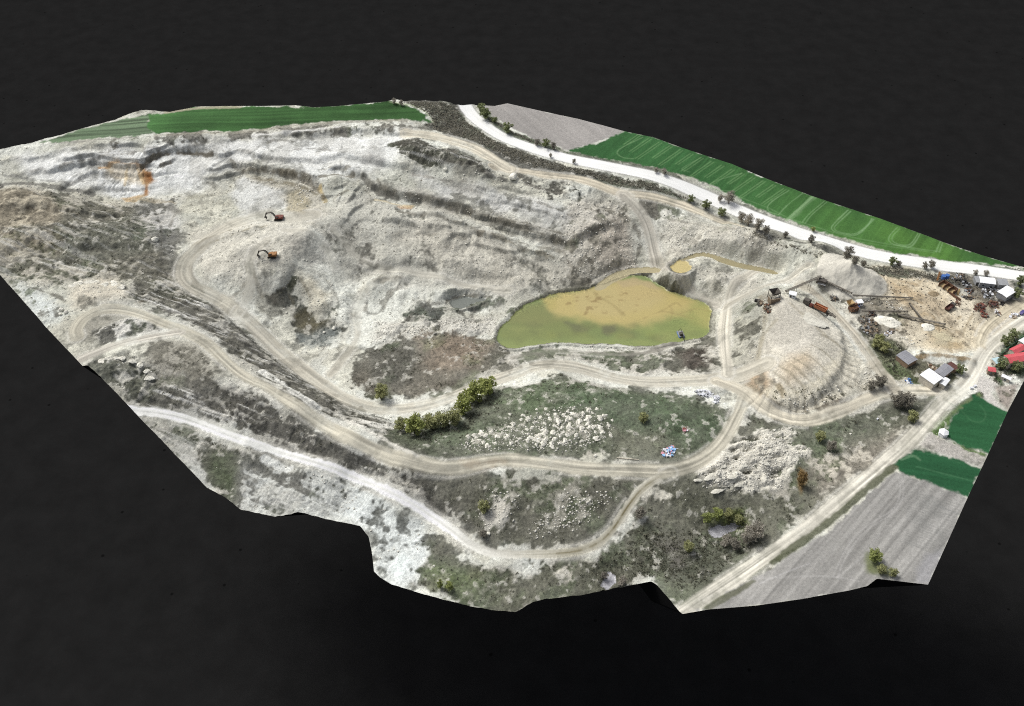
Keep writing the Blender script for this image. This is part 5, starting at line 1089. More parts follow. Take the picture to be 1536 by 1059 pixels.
house([(1470,414),(1494,417),(1493,426),(1469,423)], 3.6, 'white', 'grey', 'long white roofed workshop beside the top road', .4, 'workshop', 'workshop')
house([(1497,417),(1512,419),(1512,427),(1496,427)], 3.2, 'grey', 'grey', 'grey roofed workshop right of the long white roof', .3, 'workshop', 'workshop')
house([(1508,533),(1540,526),(1550,540),(1513,544)], 4.4, 'redroof', 'wall', 'house with a large bright red roof at the right edge', 1.0)
house([(1513,524),(1530,515),(1542,522),(1524,530)], 3.4, 'redroof', 'wall', 'smaller red roofed house touching the back of the large red roof', .8)
house([(1490,537),(1500,535),(1503,543),(1492,546)], 2.8, 'blueroof', 'wall', 'small shed with pale blue roof left of the large red roof', .3, 'shed', 'shed')
house([(1480,549),(1491,551),(1497,558),(1484,556)], 2.6, 'redroof', 'wood', 'little red roofed hut by the road bend', .5, 'hut', 'hut')
house([(1530,510),(1546,500),(1552,510),(1536,518)], 3.4, 'white', 'wall', 'white roofed house cut by the right edge above the red roof', .4)
house([(1504,560),(1518,566),(1516,570),(1502,564)], 2.4, 'white', 'wall', 'narrow white roofed lean-to below the red roofs', .15, 'shed', 'shed')
house([(1533,412),(1545,415),(1545,421),(1532,418)], 3.0, 'white', 'grey', 'white roofed hut at the end of the top road', .2, 'hut', 'hut') if False else None
# white round tent on the green strip
p = at(1414, 652); t = thing('garden_tent', 'white six sided garden tent beside the green crop', 'tent', p)
hx = [(math.cos(R(60 * k + 10)) * 2.3, math.sin(R(60 * k + 10)) * 2.3) for k in range(6)]
MB().add([(x * .96, y * .96, -.2) for x, y in hx] + [(x * .96, y * .96, 2.1) for x, y in hx], [(i, (i + 1) % 6, 6 + (i + 1) % 6, 6 + i) for i in range(6)]).build('side_wall', C_['white'], t)
MB().add([(x * 1.06, y * 1.06, 2.05) for x, y in hx] + [(0, 0, 3.1)], [(i, (i + 1) % 6, 6) for i in range(6)]).build('canopy', C_['white'], t)
# parked car at the right edge
t = thing('parked_car', 'violet car parked between the two roads at the right edge', 'car', at(1533, 470), R(40))
bd = MB().prism([(-2.1,.35),(2.1,.35),(2.15,.8),(1.2,.95),(.7,1.45),(-1.2,1.5),(-1.9,1.0),(-2.15,.9)], -.85, .85).build('body', C_['purple'], t)
MB().prism([(1.14,.98),(.72,1.41),(-1.15,1.45),(-1.7,1.02)], -.87, .87).build('window', C_['glass'], t)
for x in (-1.35, 1.35):
    for s in (-1, 1): MB().tube([(x, s * .7, .32), (x, s * .9, .32)], .32, 12).build('wheel', C_['black'], t)
# garden fence
A_, B_ = at(1500, 533), at(1537, 504); d = B_ - A_; t = thing('garden_fence', 'pale green fence running up beside the red roofed houses', 'fence', A_); n = int(d.length / 2.4); m = MB()
for k in range(n + 1): q = d * (k / n); g = hs(A_.x + q.x, A_.y + q.y) - A_.z; MB().beam((q.x, q.y, g - .3), (q.x, q.y, g + 1.7), .12, .12).build('post', C_['grey'], t)
for k in range(n):
    q0, q1 = d * (k / n), d * ((k + 1) / n); g0, g1 = hs(A_.x + q0.x, A_.y + q0.y) - A_.z, hs(A_.x + q1.x, A_.y + q1.y) - A_.z; m.beam((q0.x, q0.y, g0 + .9), (q1.x, q1.y, g1 + .9), .06, 1.3)
m.build('panel', C_['green'], t)
# pole and blocks
a, b_ = at(925, 687, .25), at(958, 690, .25); tb = MB().tube([a, (a + b_) / 2, b_], [.22, .2, .16], 7).build('timber_pole', C_['timber']); prop(tb, 'long pale pole lying on the grass by the middle track', 'pole')
for i, (u, v, s_, lb) in enumerate([(1457, 583, 1.5, 'left one of two white stone blocks at the verge above the green crop'), (1462, 580, 1.4, 'right one of two white stone blocks at the verge above the green crop'), (1316, 629, 1.0, 'lone white stone block in the grass below the east track')]):
    k = at(u, v); bb = MB().box((0, 0, s_ * .3), (s_, s_ * .7, s_ * .7), .4 * i).build('stone_block', C_['rubbish']); bb.location = k; prop(bb, lb, 'block')
# ------------------------------------------------------------------ chalk heaps
def heapmat(name, col):
    m = plain(name, col, .95, 0, .28, .9, .1); nt = m.node_tree; b = nt.nodes['Principled BSDF']; tc = nt.nodes['Texture Coordinate']
    n = nt.nodes.new('ShaderNodeTexNoise'); n.inputs['Scale'].default_value = 2.6; n.inputs['Detail'].default_value = 6; nt.links.new(tc.outputs['Object'], n.inputs['Vector'])
    bp = nt.nodes.new('ShaderNodeBump'); bp.inputs['Strength'].default_value = .8; bp.inputs['Distance'].default_value = .35; nt.links.new(n.outputs['Fac'], bp.inputs['Height']); nt.links.new(bp.outputs[0], b.inputs['Normal'])
    return m
HM = heapmat('white_chalk', (216, 214, 202)); HM2 = heapmat('cream_chalk', (200, 198, 186)); HM3 = heapmat('bright_sand', (222, 220, 208))
def heap_mesh(name, seed, ex, mat, rag=.35):
    r = np.random.default_rng(seed); nr, na = 9, 26; v = []; f = []
    ph = r.random(6) * 6.28; am = r.random(6)
    for i in range(nr + 1):
        q = i / nr
        for k in range(na):
            a = 6.28318 * k / na; w_ = 1 + rag * sum(am[j] * math.sin((j + 1) * a + ph[j]) / (j + 1) ** .8 for j in range(5)) * .8
            w_ *= 1 + (r.random() - .5) * .22; z = .5 * (1 - q ** 1.35) + (r.random() - .5) * .19 * (q < .95) - (.12 if i == nr else 0)
            v.append((q * w_ * ex * math.cos(a), q * w_ * math.sin(a), z))
    for i in range(nr):
        for k in range(na): f.append((i * na + k, (i + 1) * na + k, (i + 1) * na + (k + 1) % na, i * na + (k + 1) % na))
    me = bpy.data.meshes.new(name); me.from_pydata(v, [], f); me.update(); me.polygons.foreach_set('use_smooth', np.ones(len(f), bool)); me.materials.append(mat); return me
def put_heaps(lst, meshes, label, group, smin, smax, rz, cat='chalk heap', jit=.4, zf=1.0, name='chalk_heap'):
    for (u, v) in lst:
        p = at(u, v); s_ = random.uniform(smin, smax); o = bpy.data.objects.new(name, random.choice(meshes)); COL.objects.link(o)
        o.location = (p.x, p.y, p.z - .05); o.rotation_euler = (0, 0, rz + random.uniform(-jit, jit)); o.scale = (s_ * random.uniform(.85, 1.2), s_, s_ * zf * random.uniform(.8, 1.2)); prop(o, label, cat, group)
z2 = lambda L_, ox, oy: [(ox + a / 3.7825, oy + b_ / 3.7825) for a, b_ in L_]
roundm = [heap_mesh('chalk_heap', 20 + k, 1.15, HM, .5) for k in range(5)]; longm = [heap_mesh('chalk_ridge', 40 + k, 1.9, HM2, .4) for k in range(5)]
put_heaps(z2([(645,350),(690,345),(745,330),(780,360),(840,355),(885,325),(900,370),(955,345),(970,310),(985,280),(955,250),(915,262),(1025,250),(1045,320),(1055,375),(1100,295),(1100,330),(1115,230),(1155,240),(1150,305),(1190,285),(1190,325),(1135,355),(1140,395),(1165,380),(1090,410),(1030,420),(1000,400),(950,385),(1010,360),(1240,300),(1215,235),(1265,230),(1250,265),(1295,262),(1330,300),(1335,330),(1320,225),(1360,245),(720,410),(765,400),(640,385),(680,380),(610,360),(1225,350),(1260,380),(1345,205),(1385,240),(1410,290),(1430,265),(850,230),(1080,260),(1005,205),(1050,205),(1175,345),(870,290),(1280,330),(715,350),(660,365),(700,395),(1070,235),(1180,215),(1200,260),(1300,205),(1420,350),(1380,330)], 540, 560) + [(random.uniform(755, 905), random.uniform(622, 668)) for _ in range(45)],
          roundm, 'small white chalk heap dumped among dozens on the grass below the haul road', 'white chalk heaps dumped on the grass', 0.8, 1.45, 0, jit=3)
put_heaps(z2([(940,330),(930,385),(720,460),(850,455),(980,430),(1090,420),(700,525),(820,520),(940,510),(640,580),(760,585),(880,580),(560,600),(680,660),(800,620)], 900, 560),
          longm, 'cream chalk ridge tipped in rows on the slope right of the middle track', 'cream chalk ridges tipped in rows', 1.0, 1.9, .3, jit=.5, zf=.55)
put_heaps(z2([(575,530),(615,520),(655,515),(700,515),(750,530),(800,555),(830,590),(840,630)], 0, 400), roundm, 'pale chalk heap at the rim of the grey platform near the left edge', 'chalk heaps on the rim of the left platform', 1.4, 2.1, 0, zf=.9)
put_heaps(z2([(410,105),(450,95),(500,85),(545,90),(600,100),(650,95),(690,115)], 0, 400), roundm, 'cream chalk heap at the rim of the turning pad on the far left', 'chalk heaps on the rim of the turning pad', 1.8, 2.4, 0, zf=.7)
def single(u, v, s_, ex, mat, label, cat='chalk heap', rz=0, zf=1, name='chalk_heap', rag=.3):
    p = at(u, v); o = bpy.data.objects.new(name, heap_mesh(name, int(u), ex, mat, rag)); COL.objects.link(o); o.location = (p.x, p.y, p.z - .1); o.rotation_euler = (0, 0, rz); o.scale = (s_, s_, s_ * zf); prop(o, label, cat)
single(1332, 484, 4.6, 1.7, HM3, 'large white sand heap in the yard below the conveyors', 'sand heap', R(-25), .8, 'sand_heap')
single(1393, 491, 3.2, 1.2, HM3, 'round bright white heap under the end of the thin conveyor', 'sand heap', 0, .9, 'sand_heap')
single(1400, 441, 2.6, 1.4, heapmat('brown_sand', (150, 136, 112)), 'small brown sand mound left of the rusty bins', 'sand heap', 0, 1.0, 'sand_heap')
single(1416, 505, 3.4, 1.3, heapmat('grey_sand', (184, 176, 150)), 'pale grey sand mound in the middle of the tan yard', 'sand heap', R(-20), .5, 'sand_heap')
single(1217, 478, 4.2, 2.2, HM2, 'long cream chalk bank beside the orange screening plant', 'chalk heap', R(-35), .6)
single(1315, 452, 3.4, 1.2, heapmat('dark_sand', (128, 124, 112)), 'dark grey sand mound between the two right conveyors', 'sand heap', 0, 1.1, 'sand_heap')
# ------------------------------------------------------------------ boulders
def rock_mesh(seed, name='boulder'):
    import bmesh
    bm = bmesh.new(); bmesh.ops.create_icosphere(bm, subdivisions=2, radius=1); r = random.Random(seed)
    ph = [Vector((r.uniform(-1, 1), r.uniform(-1, 1), r.uniform(-1, 1))).normalized() for _ in range(7)]
    for v in bm.verts:
        for q in ph:
            dd_ = v.co.dot(q)
            if dd_ > .72: v.co -= q * (dd_ - .72)
        v.co.z *= .75
    me = bpy.data.meshes.new(name); bm.to_mesh(me); bm.free(); me.materials.append(HM3); return me
RM = [rock_mesh(k) for k in range(4)]
for i, (u, v, s_, lb) in enumerate([(893, 684, .9, 'round white boulder on the grass right of the white heaps'), (733, 801, 1.0, 'white boulder lying above the white track near its lowest bend'), (92, 465, 1.4, 'left boulder of three white ones beside the left turning pad'), (99, 469, 1.3, 'right boulder of three white ones beside the left turning pad'), (91, 472, 1.1, 'lowest boulder of three white ones beside the left turning pad'), (651, 849, .6, 'small white boulder right of the bright chalk patch by the front edge'), (501, 493, 1.3, 'white boulder at the edge of the blue grey pool'), (486, 499, .9, 'small white boulder left of the one by the blue grey pool'), (668, 255, 1.4, 'white block at the foot of the dark scrubby hill'), (770, 267, 3.0, 'large pale boulder at the end of the upper bench road'), (1276, 651, .6, 'small white boulder in the grass below the eastern track'), (233, 360, 2.2, 'pale boulder on the left slope beside the haul road bend')]):
    p = at(u, v); o = bpy.data.objects.new('boulder', RM[i % 4]); COL.objects.link(o); o.location = (p.x, p.y, p.z + s_ * .3); o.scale = (s_,) * 3; o.rotation_euler = (0, 0, i * 1.1); prop(o, lb, 'boulder')
for k in range(7):
    p = at(1508 + k * 3.4, 399.6 + k * .9); o = bpy.data.objects.new('marker_stone', RM[k % 4]); COL.objects.link(o); o.location = (p.x, p.y, p.z + .2); o.scale = (.75, .5, .5); prop(o, 'small white stone in a row at the pointed end of the green field', 'marker stone', 'white stones in a row by the top road')

# ------------------------------------------------------------------ trees and shrubs
LG = leafmat('green_leaves', (160, 167, 104)); LO = leafmat('olive_leaves', (160, 162, 118)); LB = leafmat('bare_twigs', (172, 167, 155), .45); LD = leafmat('dark_twigs', (146, 142, 131), .45); LY = leafmat('yellow_green_leaves', (154, 162, 104)); LR = leafmat('russet_leaves', (146, 124, 86)); LK = leafmat('dark_green_leaves', (138, 146, 106))
def leaf_cloud(name, lobes, n, size, mat, seed, thin=1.0):
    r = np.random.default_rng(seed); L_ = np.array(lobes, float); wgt = L_[:, 3] ** 2; k = r.choice(len(L_), n, p=wgt / wgt.sum())
    d = r.normal(size=(n, 3)); d /= np.linalg.norm(d, axis=1, keepdims=True); rad = L_[k, 3] * (.35 + .65 * r.random(n) ** .5) * (1 + .22 * r.normal(size=n) * .6)
    c = L_[k, :3] + d * rad[:, None] * np.array([1, 1, .9]); t1 = r.normal(size=(n, 3)); t1 = t1 + d * .3; t1 /= np.linalg.norm(t1, axis=1, keepdims=True); t2 = np.cross(t1, r.normal(size=(n, 3))); t2 /= np.linalg.norm(t2, axis=1, keepdims=True)
    s_ = size * (.6 + .8 * r.random(n))[:, None]; a = t1 * s_; b_ = t2 * s_ * thin
    v = np.stack([c - a * .5 - b_ * .3, c + a * .1 - b_ * .5, c + a * .5 + b_ * .15, c - a * .1 + b_ * .5], 1).reshape(-1, 3)
    clump = r.random(len(L_)); tint = np.repeat(np.clip(.35 * clump[k] + .65 * r.random(n), 0, 1), 4)
    return cloud_mesh(name, v, tint, mat)
def cloud_mesh(name, v, tint, mat):
    me = bpy.data.meshes.new(name); n4 = len(v); me.vertices.add(n4); me.vertices.foreach_set('co', np.asarray(v, np.float32).ravel()); me.loops.add(n4); me.loops.foreach_set('vertex_index', np.arange(n4, dtype=np.int32)); me.polygons.add(n4 // 4); me.polygons.foreach_set('loop_start', np.arange(0, n4, 4, dtype=np.int32)); me.update(calc_edges=True)
    at_ = me.attributes.new('tint', 'FLOAT', 'POINT'); at_.data.foreach_set('value', np.asarray(tint, np.float32)); me.materials.append(mat); return me
def make_tree(kind, seed):
    """unit tree, 10 m tall: trunk mesh and crown mesh"""
    r = random.Random(seed); tr = MB(); lobes = []
    bare = kind in ('bare', 'dark'); wide = 1.0 if kind != 'shrub' else 1.35
    base = [Vector((0, 0, -.4)), Vector((r.uniform(-.2, .2), r.uniform(-.2, .2), 2)), Vector((r.uniform(-.5, .5), r.uniform(-.5, .5), 5)), Vector((r.uniform(-.6, .6), r.uniform(-.6, .6), 8.5))]
    tr.tube(base, [.42, .3, .2, .05], 7)
    for k in range(9):
        h = 1.2 + k * .75; a = k * 2.4 + r.uniform(-.4, .4); ln = (3.1 - abs(h - 4.2) * .38) * wide; s0 = Vector((base[2].x * h / 5, base[2].y * h / 5, h)); e = s0 + Vector((math.cos(a) * ln, math.sin(a) * ln, ln * .75)); mid = (s0 + e) / 2 + Vector((0, 0, -.25)); tr.tube([s0, mid, e], [.16, .1, .03], 5)
        lobes.append((e.x * .85, e.y * .85, min(e.z, 9), r.uniform(1.0, 1.7)))
        if bare:
            for q in range(5): e2 = mid.lerp(e, r.random()) + Vector((r.uniform(-1.1, 1.1), r.uniform(-1.1, 1.1), r.uniform(.4, 1.8))); tr.tube([mid.lerp(e, r.random() * .8), e2], [.07, .02], 4)
    lobes += [(base[3].x, base[3].y, 8.4, 1.5), (0, 0, 6.5, 2.0), (r.uniform(-1, 1), r.uniform(-1, 1), 4.2, 2.1), (r.uniform(-1.5, 1.5), r.uniform(-1.5, 1.5), 2.4, 1.7)]
    mat, n, sz, th = {'green': (LG, 1500, .62, 1), 'olive': (LO, 1400, .6, 1), 'bare': (LB, 1300, .9, .3), 'dark': (LD, 1500, .8, .4), 'yellow': (LY, 1300, .6, 1), 'russet': (LR, 1300, .6, 1), 'shrub': (LK, 1300, .7, 1)}[kind]
    tm = bpy.data.meshes.new('trunk'); tm.from_pydata(tr.v, [], tr.f); tm.update(); tm.materials.append(C_['bark'])
    return tm, leaf_cloud('crown', lobes, n, sz, mat, seed, th)
TREES = {k: [make_tree(k, s_ + 11 * i) for i in range(3)] for s_, k in enumerate(['green', 'olive', 'bare', 'dark', 'yellow', 'russet', 'shrub'])}
def plant(u, v, h, kind, label, name='tree', cat='tree', wide=1.0, group=None):
    p = at(u, v); t = thing(name, label, cat, p, random.uniform(0, 6.28), group); tm, cm = random.choice(TREES[kind]); t.scale = (h / 7.8 * wide, h / 7.8 * wide, h / 9.3)
    for nm, me in (('trunk', tm), ('crown', cm)): o = bpy.data.objects.new(nm, me); COL.objects.link(o); o.parent = t
gt = 'green trees in the row below the haul road'
for a in [(600, 646, 7.2, 'olive', 'olive green tree at the left end of the row below the haul road', 1), (622, 650, 11.5, 'green', 'tallest bright green tree of the row, second from its left end', .95), (646, 642, 8.5, 'olive', 'dull olive tree third from the left in the row below the haul road', 1.1), (664, 640, 8, 'olive', 'low olive tree fourth from the left in the row below the haul road', 1.1), (681, 636, 9, 'olive', 'green tree in the middle right of the row, below the double crown', 1), (694, 618, 10.5, 'green', 'green tree third from the right end of the row below the haul road', 1), (711, 602, 11.5, 'green', 'big bright green tree second from the right end of the row', 1.05), (731, 590, 9.5, 'green', 'bright green tree at the right end of the row touching the haul road', 1.1)]:
    plant(a[0], a[1], a[2], a[3], a[4], wide=a[5], group=gt)
plant(572, 599, 8.5, 'olive', 'lone olive green tree inside the lower bend of the haul road')
plant(726, 769, 6.5, 'olive', 'lone small olive tree on the grass between the middle and white tracks')
plant(660, 882, 5.5, 'yellow', 'left one of two thin yellow green trees near the front edge', wide=.6); plant(674, 886, 6, 'yellow', 'right one of two thin yellow green trees near the front edge', wide=.7)
sh = 'shrub'
plant(1200, 728, 9, 'russet', 'russet brown shrub on the slope above the long southern track', sh, sh, .6)
for a in [(1060, 784, 6, 'yellow', 'yellow green willow at the left behind the small grey pool'), (1074, 780, 7, 'yellow', 'yellow green willow in the middle behind the small grey pool'), (1092, 779, 6.5, 'olive', 'olive willow behind the right half of the small grey pool'), (1107, 786, 6, 'olive', 'dull olive willow at the right tip of the small grey pool')]: plant(a[0], a[1], a[2], a[3], a[4], 'willow', 'willow', .9)
for a in [(1088, 820, 6.5, 'bare', 'grey leafless shrub in front of the small grey pool, left one'), (1101, 824, 6, 'dark', 'dark leafless shrub in front of the small grey pool, right one'), (1120, 812, 9, 'bare', 'tall grey leafless tree just right of the small grey pool'), (1134, 806, 8.5, 'bare', 'grey leafless tree standing farther right of the small grey pool'), (1033, 826, 6, 'olive', 'dull green shrub on the brown slope left of the small grey pool'), (933, 878, 5, 'bare', 'leafless shrub at the right of the front edge pool'), (906, 868, 4, 'dark', 'dark leafless shrub at the left of the front edge pool'), (960, 776, 6, 'dark', 'dark shrub beside the right end of the white track'), (725, 806, 4.5, 'dark', 'dark shrub above the lowest bend of the white track')]: plant(a[0], a[1], a[2], a[3], a[4], sh, sh, 1)
plant(1344, 608, 8, 'dark', 'dark leafless tree touching the lower side of the east track, left one', wide=1.1); plant(1357, 610, 8, 'dark', 'dark leafless tree touching the lower side of the east track, right one', wide=1.1); plant(1367, 631, 6, 'olive', 'olive bush beneath the two dark trees by the east track', sh, sh); plant(1318, 578, 6, 'dark', 'dark bush at the corner where the ramp meets the east track', sh, sh, 1.3); plant(1305, 583, 4.5, 'dark', 'low dark bush left of the ramp junction', sh, sh, 1.3)
for a in [(1312, 522, 6, 'olive', 'olive bush upper left of the dark grey shed'), (1325, 528, 6.5, 'olive', 'larger olive bush just left of the dark grey shed'), (1318, 514, 5, 'olive', 'small olive bush topmost of three by the dark grey shed'), (1310, 840, 6.5, 'yellow', 'bright green young tree at the front edge of the ploughed field'), (1322, 860, 4.5, 'olive', 'low green bush below the young tree of the ploughed field'), (1338, 864, 4, 'olive', 'rightmost low green bush at the front edge of the ploughed field'), (1230, 660, 5, 'olive', 'olive bush on the grass below the east track'), (1246, 675, 5.5, 'dark', 'dark bush on the grass below the east track'), (965, 632, 5, 'olive', 'small green bush on the slope right of the white heaps'), (1500, 551, 5, 'shrub', 'dark green garden bush between the red roofs'), (1522, 556, 5, 'shrub', 'dark green garden bush below the large red roof'), (1507, 517, 5, 'shrub', 'dark green bush along the pale green fence'), (1518, 508, 5, 'shrub', 'upper dark green bush along the pale green fence'), (1523, 446, 5, 'shrub', 'dark green bush right of the square white roof'), (1530, 428, 5, 'shrub', 'dark green bush behind the square white roof'), (1438, 560, 4.5, 'shrub', 'dark green bush right of the grey annex')]: plant(a[0], a[1], a[2], a[3], a[4], 'tree' if a[2] > 6.4 else sh, 'tree' if a[2] > 6.4 else sh, 1.1)
gb = 'leafless trees along the top road'
for a in [(1093, 305, 10, 'bare', 'large grey leafless tree standing on the field side of the top road'), (1080, 302, 6, 'bare', 'smaller grey tree at the left foot of the large leafless tree'), (1112, 333, 8.5, 'bare', 'grey leafless tree on the quarry side of the top road, first after the dark bushes'), (1122, 338, 9, 'bare', 'grey leafless tree on the quarry side of the top road, second after the dark bushes'), (1136, 345, 9.5, 'bare', 'tall thin leafless tree over the top road where trees hide its edge'), (1148, 351, 7, 'dark', 'dark leafless bush right of the tall thin tree by the top road'), (1036, 303, 5.5, 'shrub', 'first of three dark green bushes on the quarry side of the top road'), (1058, 313, 7, 'shrub', 'second and largest of three dark green bushes beside the top road'), (1082, 324, 6.5, 'shrub', 'third of three dark green bushes beside the top road'), (996, 262, 5.5, 'bare', 'round grey bush at the lower edge of the long green field'), (984, 259, 4.5, 'bare', 'low grey bush left of the round one by the long green field'), (728, 178, 9, 'shrub', 'dark green tree by the grey field at the far end of the top road'), (722, 168, 7, 'shrub', 'farthest dark green tree where the top road leaves the ground'), (741, 184, 5, 'shrub', 'small dark bush between the far tree and the broad bush by the grey field'), (762, 199, 8, 'shrub', 'broad dark green bush at the corner of the far grey field'), (806, 218, 6, 'dark', 'left dark bush of three below the far grey field'), (818, 221, 6.5, 'shrub', 'middle dark bush of three below the far grey field'), (830, 224, 6, 'dark', 'right dark bush of three below the far grey field'), (592, 156, 5, 'bare', 'left grey bush on the tip of the top left green field'), (602, 158, 5, 'bare', 'right grey bush on the tip of the top left green field'), (1216, 364, 6.5, 'dark', 'small dark tree alone on the quarry side of the top road'), (1269, 388, 10, 'dark', 'big dark round tree behind the gravel stockpile'), (1281, 396, 6.5, 'dark', 'dark bush at the right foot of the big round tree'), (1294, 400, 5.5, 'dark', 'low dark bush halfway from the big round tree to the yard'), (1338, 398, 6, 'shrub', 'green brown bush above the upper end of the sandy yard'), (1347, 400, 5, 'dark', 'dark bush touching the green brown one above the yard'), (1386, 403, 5.5, 'dark', 'leafless bush left of the small tree overhanging the top road'), (1396, 402, 6.5, 'dark', 'small dark tree overhanging the top road above the yard'), (1478, 414, 5, 'bare', 'thin leafless tree above the long white roof'), (1462, 413, 4.5, 'bare', 'thin leafless tree left of the long white roof'), (1219, 347, 4, 'yellow', 'small yellow green bush at the lower edge of the right green field'), (861, 245, 4, 'dark', 'tiny bush on the near side of the top road below the far green corner'), (826, 236, 3.5, 'bare', 'tiny leafless bush on the near side of the top road'), (1178, 356, 5, 'dark', 'dark bush between the tree group and the lone dark tree')]:
    plant(a[0], a[1], a[2] * .75, a[3], a[4], 'tree' if a[2] > 6.4 else sh, 'tree' if a[2] > 6.4 else sh, 1.0, gb)

# ------------------------------------------------------------------ scrub and rubble that nobody could count
def pick(n, prob, seed):
    r = np.random.default_rng(seed); pr = (prob * (INS > 2) * (REG == 0) * (ROADM < .15)).ravel(); pr = pr / pr.sum(); k = r.choice(pr.size, n, p=pr)
    x = GX.ravel()[k] + (r.random(n) - .5) * STEP; y = GY.ravel()[k] + (r.random(n) - .5) * STEP; return x, y, hs(x, y), r
zv = np.zeros(GX.shape)
for px in ([(596,150),(690,152),(712,190),(760,220),(850,250),(960,270),(1060,310),(1130,345),(1220,380),(1320,400),(1450,416),(1440,426),(1330,408),(1230,386),(1130,352),(1040,305),(960,282),(800,248),(720,218),(640,185)], [(700,152),(740,168),(770,200),(850,228),(1000,258),(1100,302),(1200,346),(1330,382),(1440,396),(1440,399),(1290,378),(1160,336),(1060,292),(960,260),(830,230),(745,198)]):
    w, m = zone(px, 2, 2); zv[w] = np.maximum(zv[w], m)
zs = np.zeros(GX.shape)
for px in ([(960,790),(1110,790),(1140,830),(1050,890),(980,870),(900,870),(880,850)], [(1060,765),(1115,765),(1150,800),(1120,830),(1085,790)], [(1295,505),(1340,510),(1370,560),(1345,580),(1310,545)], [(1480,545),(1500,520),(1545,490),(1545,560),(1500,575)], [(1130,600),(1280,595),(1320,560),(1330,580),(1260,612)], [(590,640),(740,590),(760,600),(700,650),(640,660)]):
    w, m = zone(px, 4, 4); zs[w] = np.maximum(zs[w], m)
zh = np.zeros(GX.shape)
for px in ([(690,665),(740,640),(860,612),(915,640),(895,672),(800,682),(720,685)], [(1045,705),(1105,655),(1180,645),(1205,680),(1170,718),(1110,740),(1060,733)], [(740,750),(775,740),(760,770),(735,800),(720,790)], [(850,740),(920,745),(870,795),(800,795)]):
    w, m = zone(px, 4, 5); zh[w] = np.maximum(zh[w], m)
def tufts(name, n, prob, h0, h1, mat, label, cat, seed, blades=9):
    x, y, z, r = pick(n, prob, seed); h = h0 + (h1 - h0) * r.random(n) ** 2; c = np.stack([x, y, z], 1)
    V = []; T = []
    base = np.repeat(c, blades, 0); hh = np.repeat(h, blades)[:, None]; m = len(base); d = r.normal(size=(m, 3)); d[:, 2] = np.abs(d[:, 2]) * .8; d /= np.linalg.norm(d, axis=1, keepdims=True)
    ctr = base + d * hh * (.25 + .55 * r.random((m, 1))) * np.array([.9, .9, .8]); a = r.normal(size=(m, 3)); a /= np.linalg.norm(a, axis=1, keepdims=True); b_ = np.cross(a, r.normal(size=(m, 3))); b_ /= np.linalg.norm(b_, axis=1, keepdims=True); s_ = hh * (.3 + .35 * r.random((m, 1)))
    v = np.stack([ctr - a * s_ * .5, ctr - b_ * s_ * .4, ctr + a * s_ * .5, ctr + b_ * s_ * .4], 1).reshape(-1, 3); tint = np.repeat(np.clip(np.repeat(r.random(n), blades) * .6 + r.random(m) * .4, 0, 1), 4)
    o = bpy.data.objects.new(name, cloud_mesh(name, v, tint, mat)); COL.objects.link(o); prop(o, label, cat, kind='stuff'); return o
tufts('roadside_scrub', 9500, zv, .35, 1.25, leafmat('grey_scrub_twigs', (150, 147, 134), .4), 'dense grey leafless scrub on the verges of the top road', 'scrub', 201, 10)
tufts('dry_grass', 16000, vegm * (COVER > .5) * (.25 + U2) + zs * 1.0, .25, .8, leafmat('dry_grass', (118, 119, 101), .5), 'low grey green grass tufts covering the slopes', 'grass', 202, 6)
tufts('low_scrub', 2600, vegm * (COVER > .4) * (U4 > .35) * .5 + zs * 5, .6, 1.7, leafmat('low_scrub_leaves', (112, 112, 97), .5), 'low dark bushes scattered over the slopes', 'scrub', 203, 9)
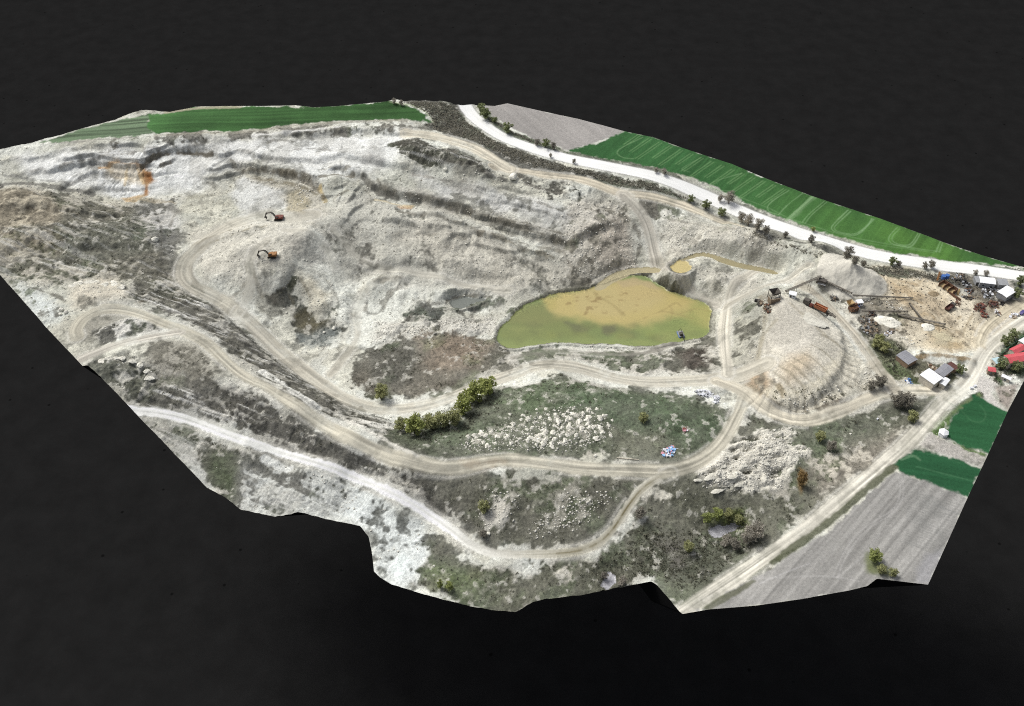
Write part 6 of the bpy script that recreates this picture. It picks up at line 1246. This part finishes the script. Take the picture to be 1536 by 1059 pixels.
tufts('quarry_shrubs', 900, (ROUGH > .3) * (COVER < .3) * (U1 > .3) * (GY < GY.max() - 40), .45, 1.1, LD, 'tiny dark shrubs dotted over the open chalk faces', 'scrub', 204, 8)
def rubble(name, n, prob, s0, s1, mat, label, seed):
    x, y, z, r = pick(n, prob, seed); s_ = s0 + (s1 - s0) * r.random(n) ** 3; base = np.array([(1,0,0),(0,1,0),(-1,0,0),(0,-1,0),(.1,.1,.75),(0,0,-.6)], float)
    v = base[None] * (.7 + .6 * r.random((n, 6, 1))) ; an = r.random(n) * 6.28; ca, sa = np.cos(an)[:, None], np.sin(an)[:, None]; vx = v[..., 0] * ca - v[..., 1] * sa; vy = v[..., 0] * sa + v[..., 1] * ca
    v = np.stack([vx, vy, v[..., 2]], -1) * s_[:, None, None] + np.stack([x, y, z], 1)[:, None] ; v = v.reshape(-1, 3)
    tri = np.array([(0,1,4),(1,2,4),(2,3,4),(3,0,4),(1,0,5),(2,1,5),(3,2,5),(0,3,5)]); f = (tri[None] + 6 * np.arange(n)[:, None, None]).reshape(-1)
    me = bpy.data.meshes.new(name); me.vertices.add(len(v)); me.vertices.foreach_set('co', v.astype(np.float32).ravel()); me.loops.add(len(f)); me.loops.foreach_set('vertex_index', f.astype(np.int32)); me.polygons.add(len(f) // 3); me.polygons.foreach_set('loop_start', np.arange(0, len(f), 3, dtype=np.int32)); me.update(calc_edges=True); me.materials.append(mat)
    o = bpy.data.objects.new(name, me); COL.objects.link(o); prop(o, label, 'rubble', kind='stuff')
zy = np.zeros(GX.shape); w, m = zone([(1320,412),(1400,416),(1500,425),(1500,470),(1460,520),(1400,515),(1330,490)], 4, 4); zy[w] = m
RB = plain('rubble_chalk', (206, 204, 194), .95, 0, .25, .4, .1)
rubble('chalk_rubble', 10000, np.clip(ROUGH - .3, 0, 1) * (COVER < .42) * (.2 + (U5 > .5)) + .5 * zh , .18, .75, RB, 'broken white chalk lumps strewn over the quarry', 301)
rubble('field_stones', 700, vegm * (COVER > .6) * (U2 > .4), .12, .4, RB, 'small white stones strewn in the grass', 302)
rubble('yard_scraps', 700, zy, .2, .6, C_['steel'], 'small dark scraps and stones strewn over the sandy yard', 303)
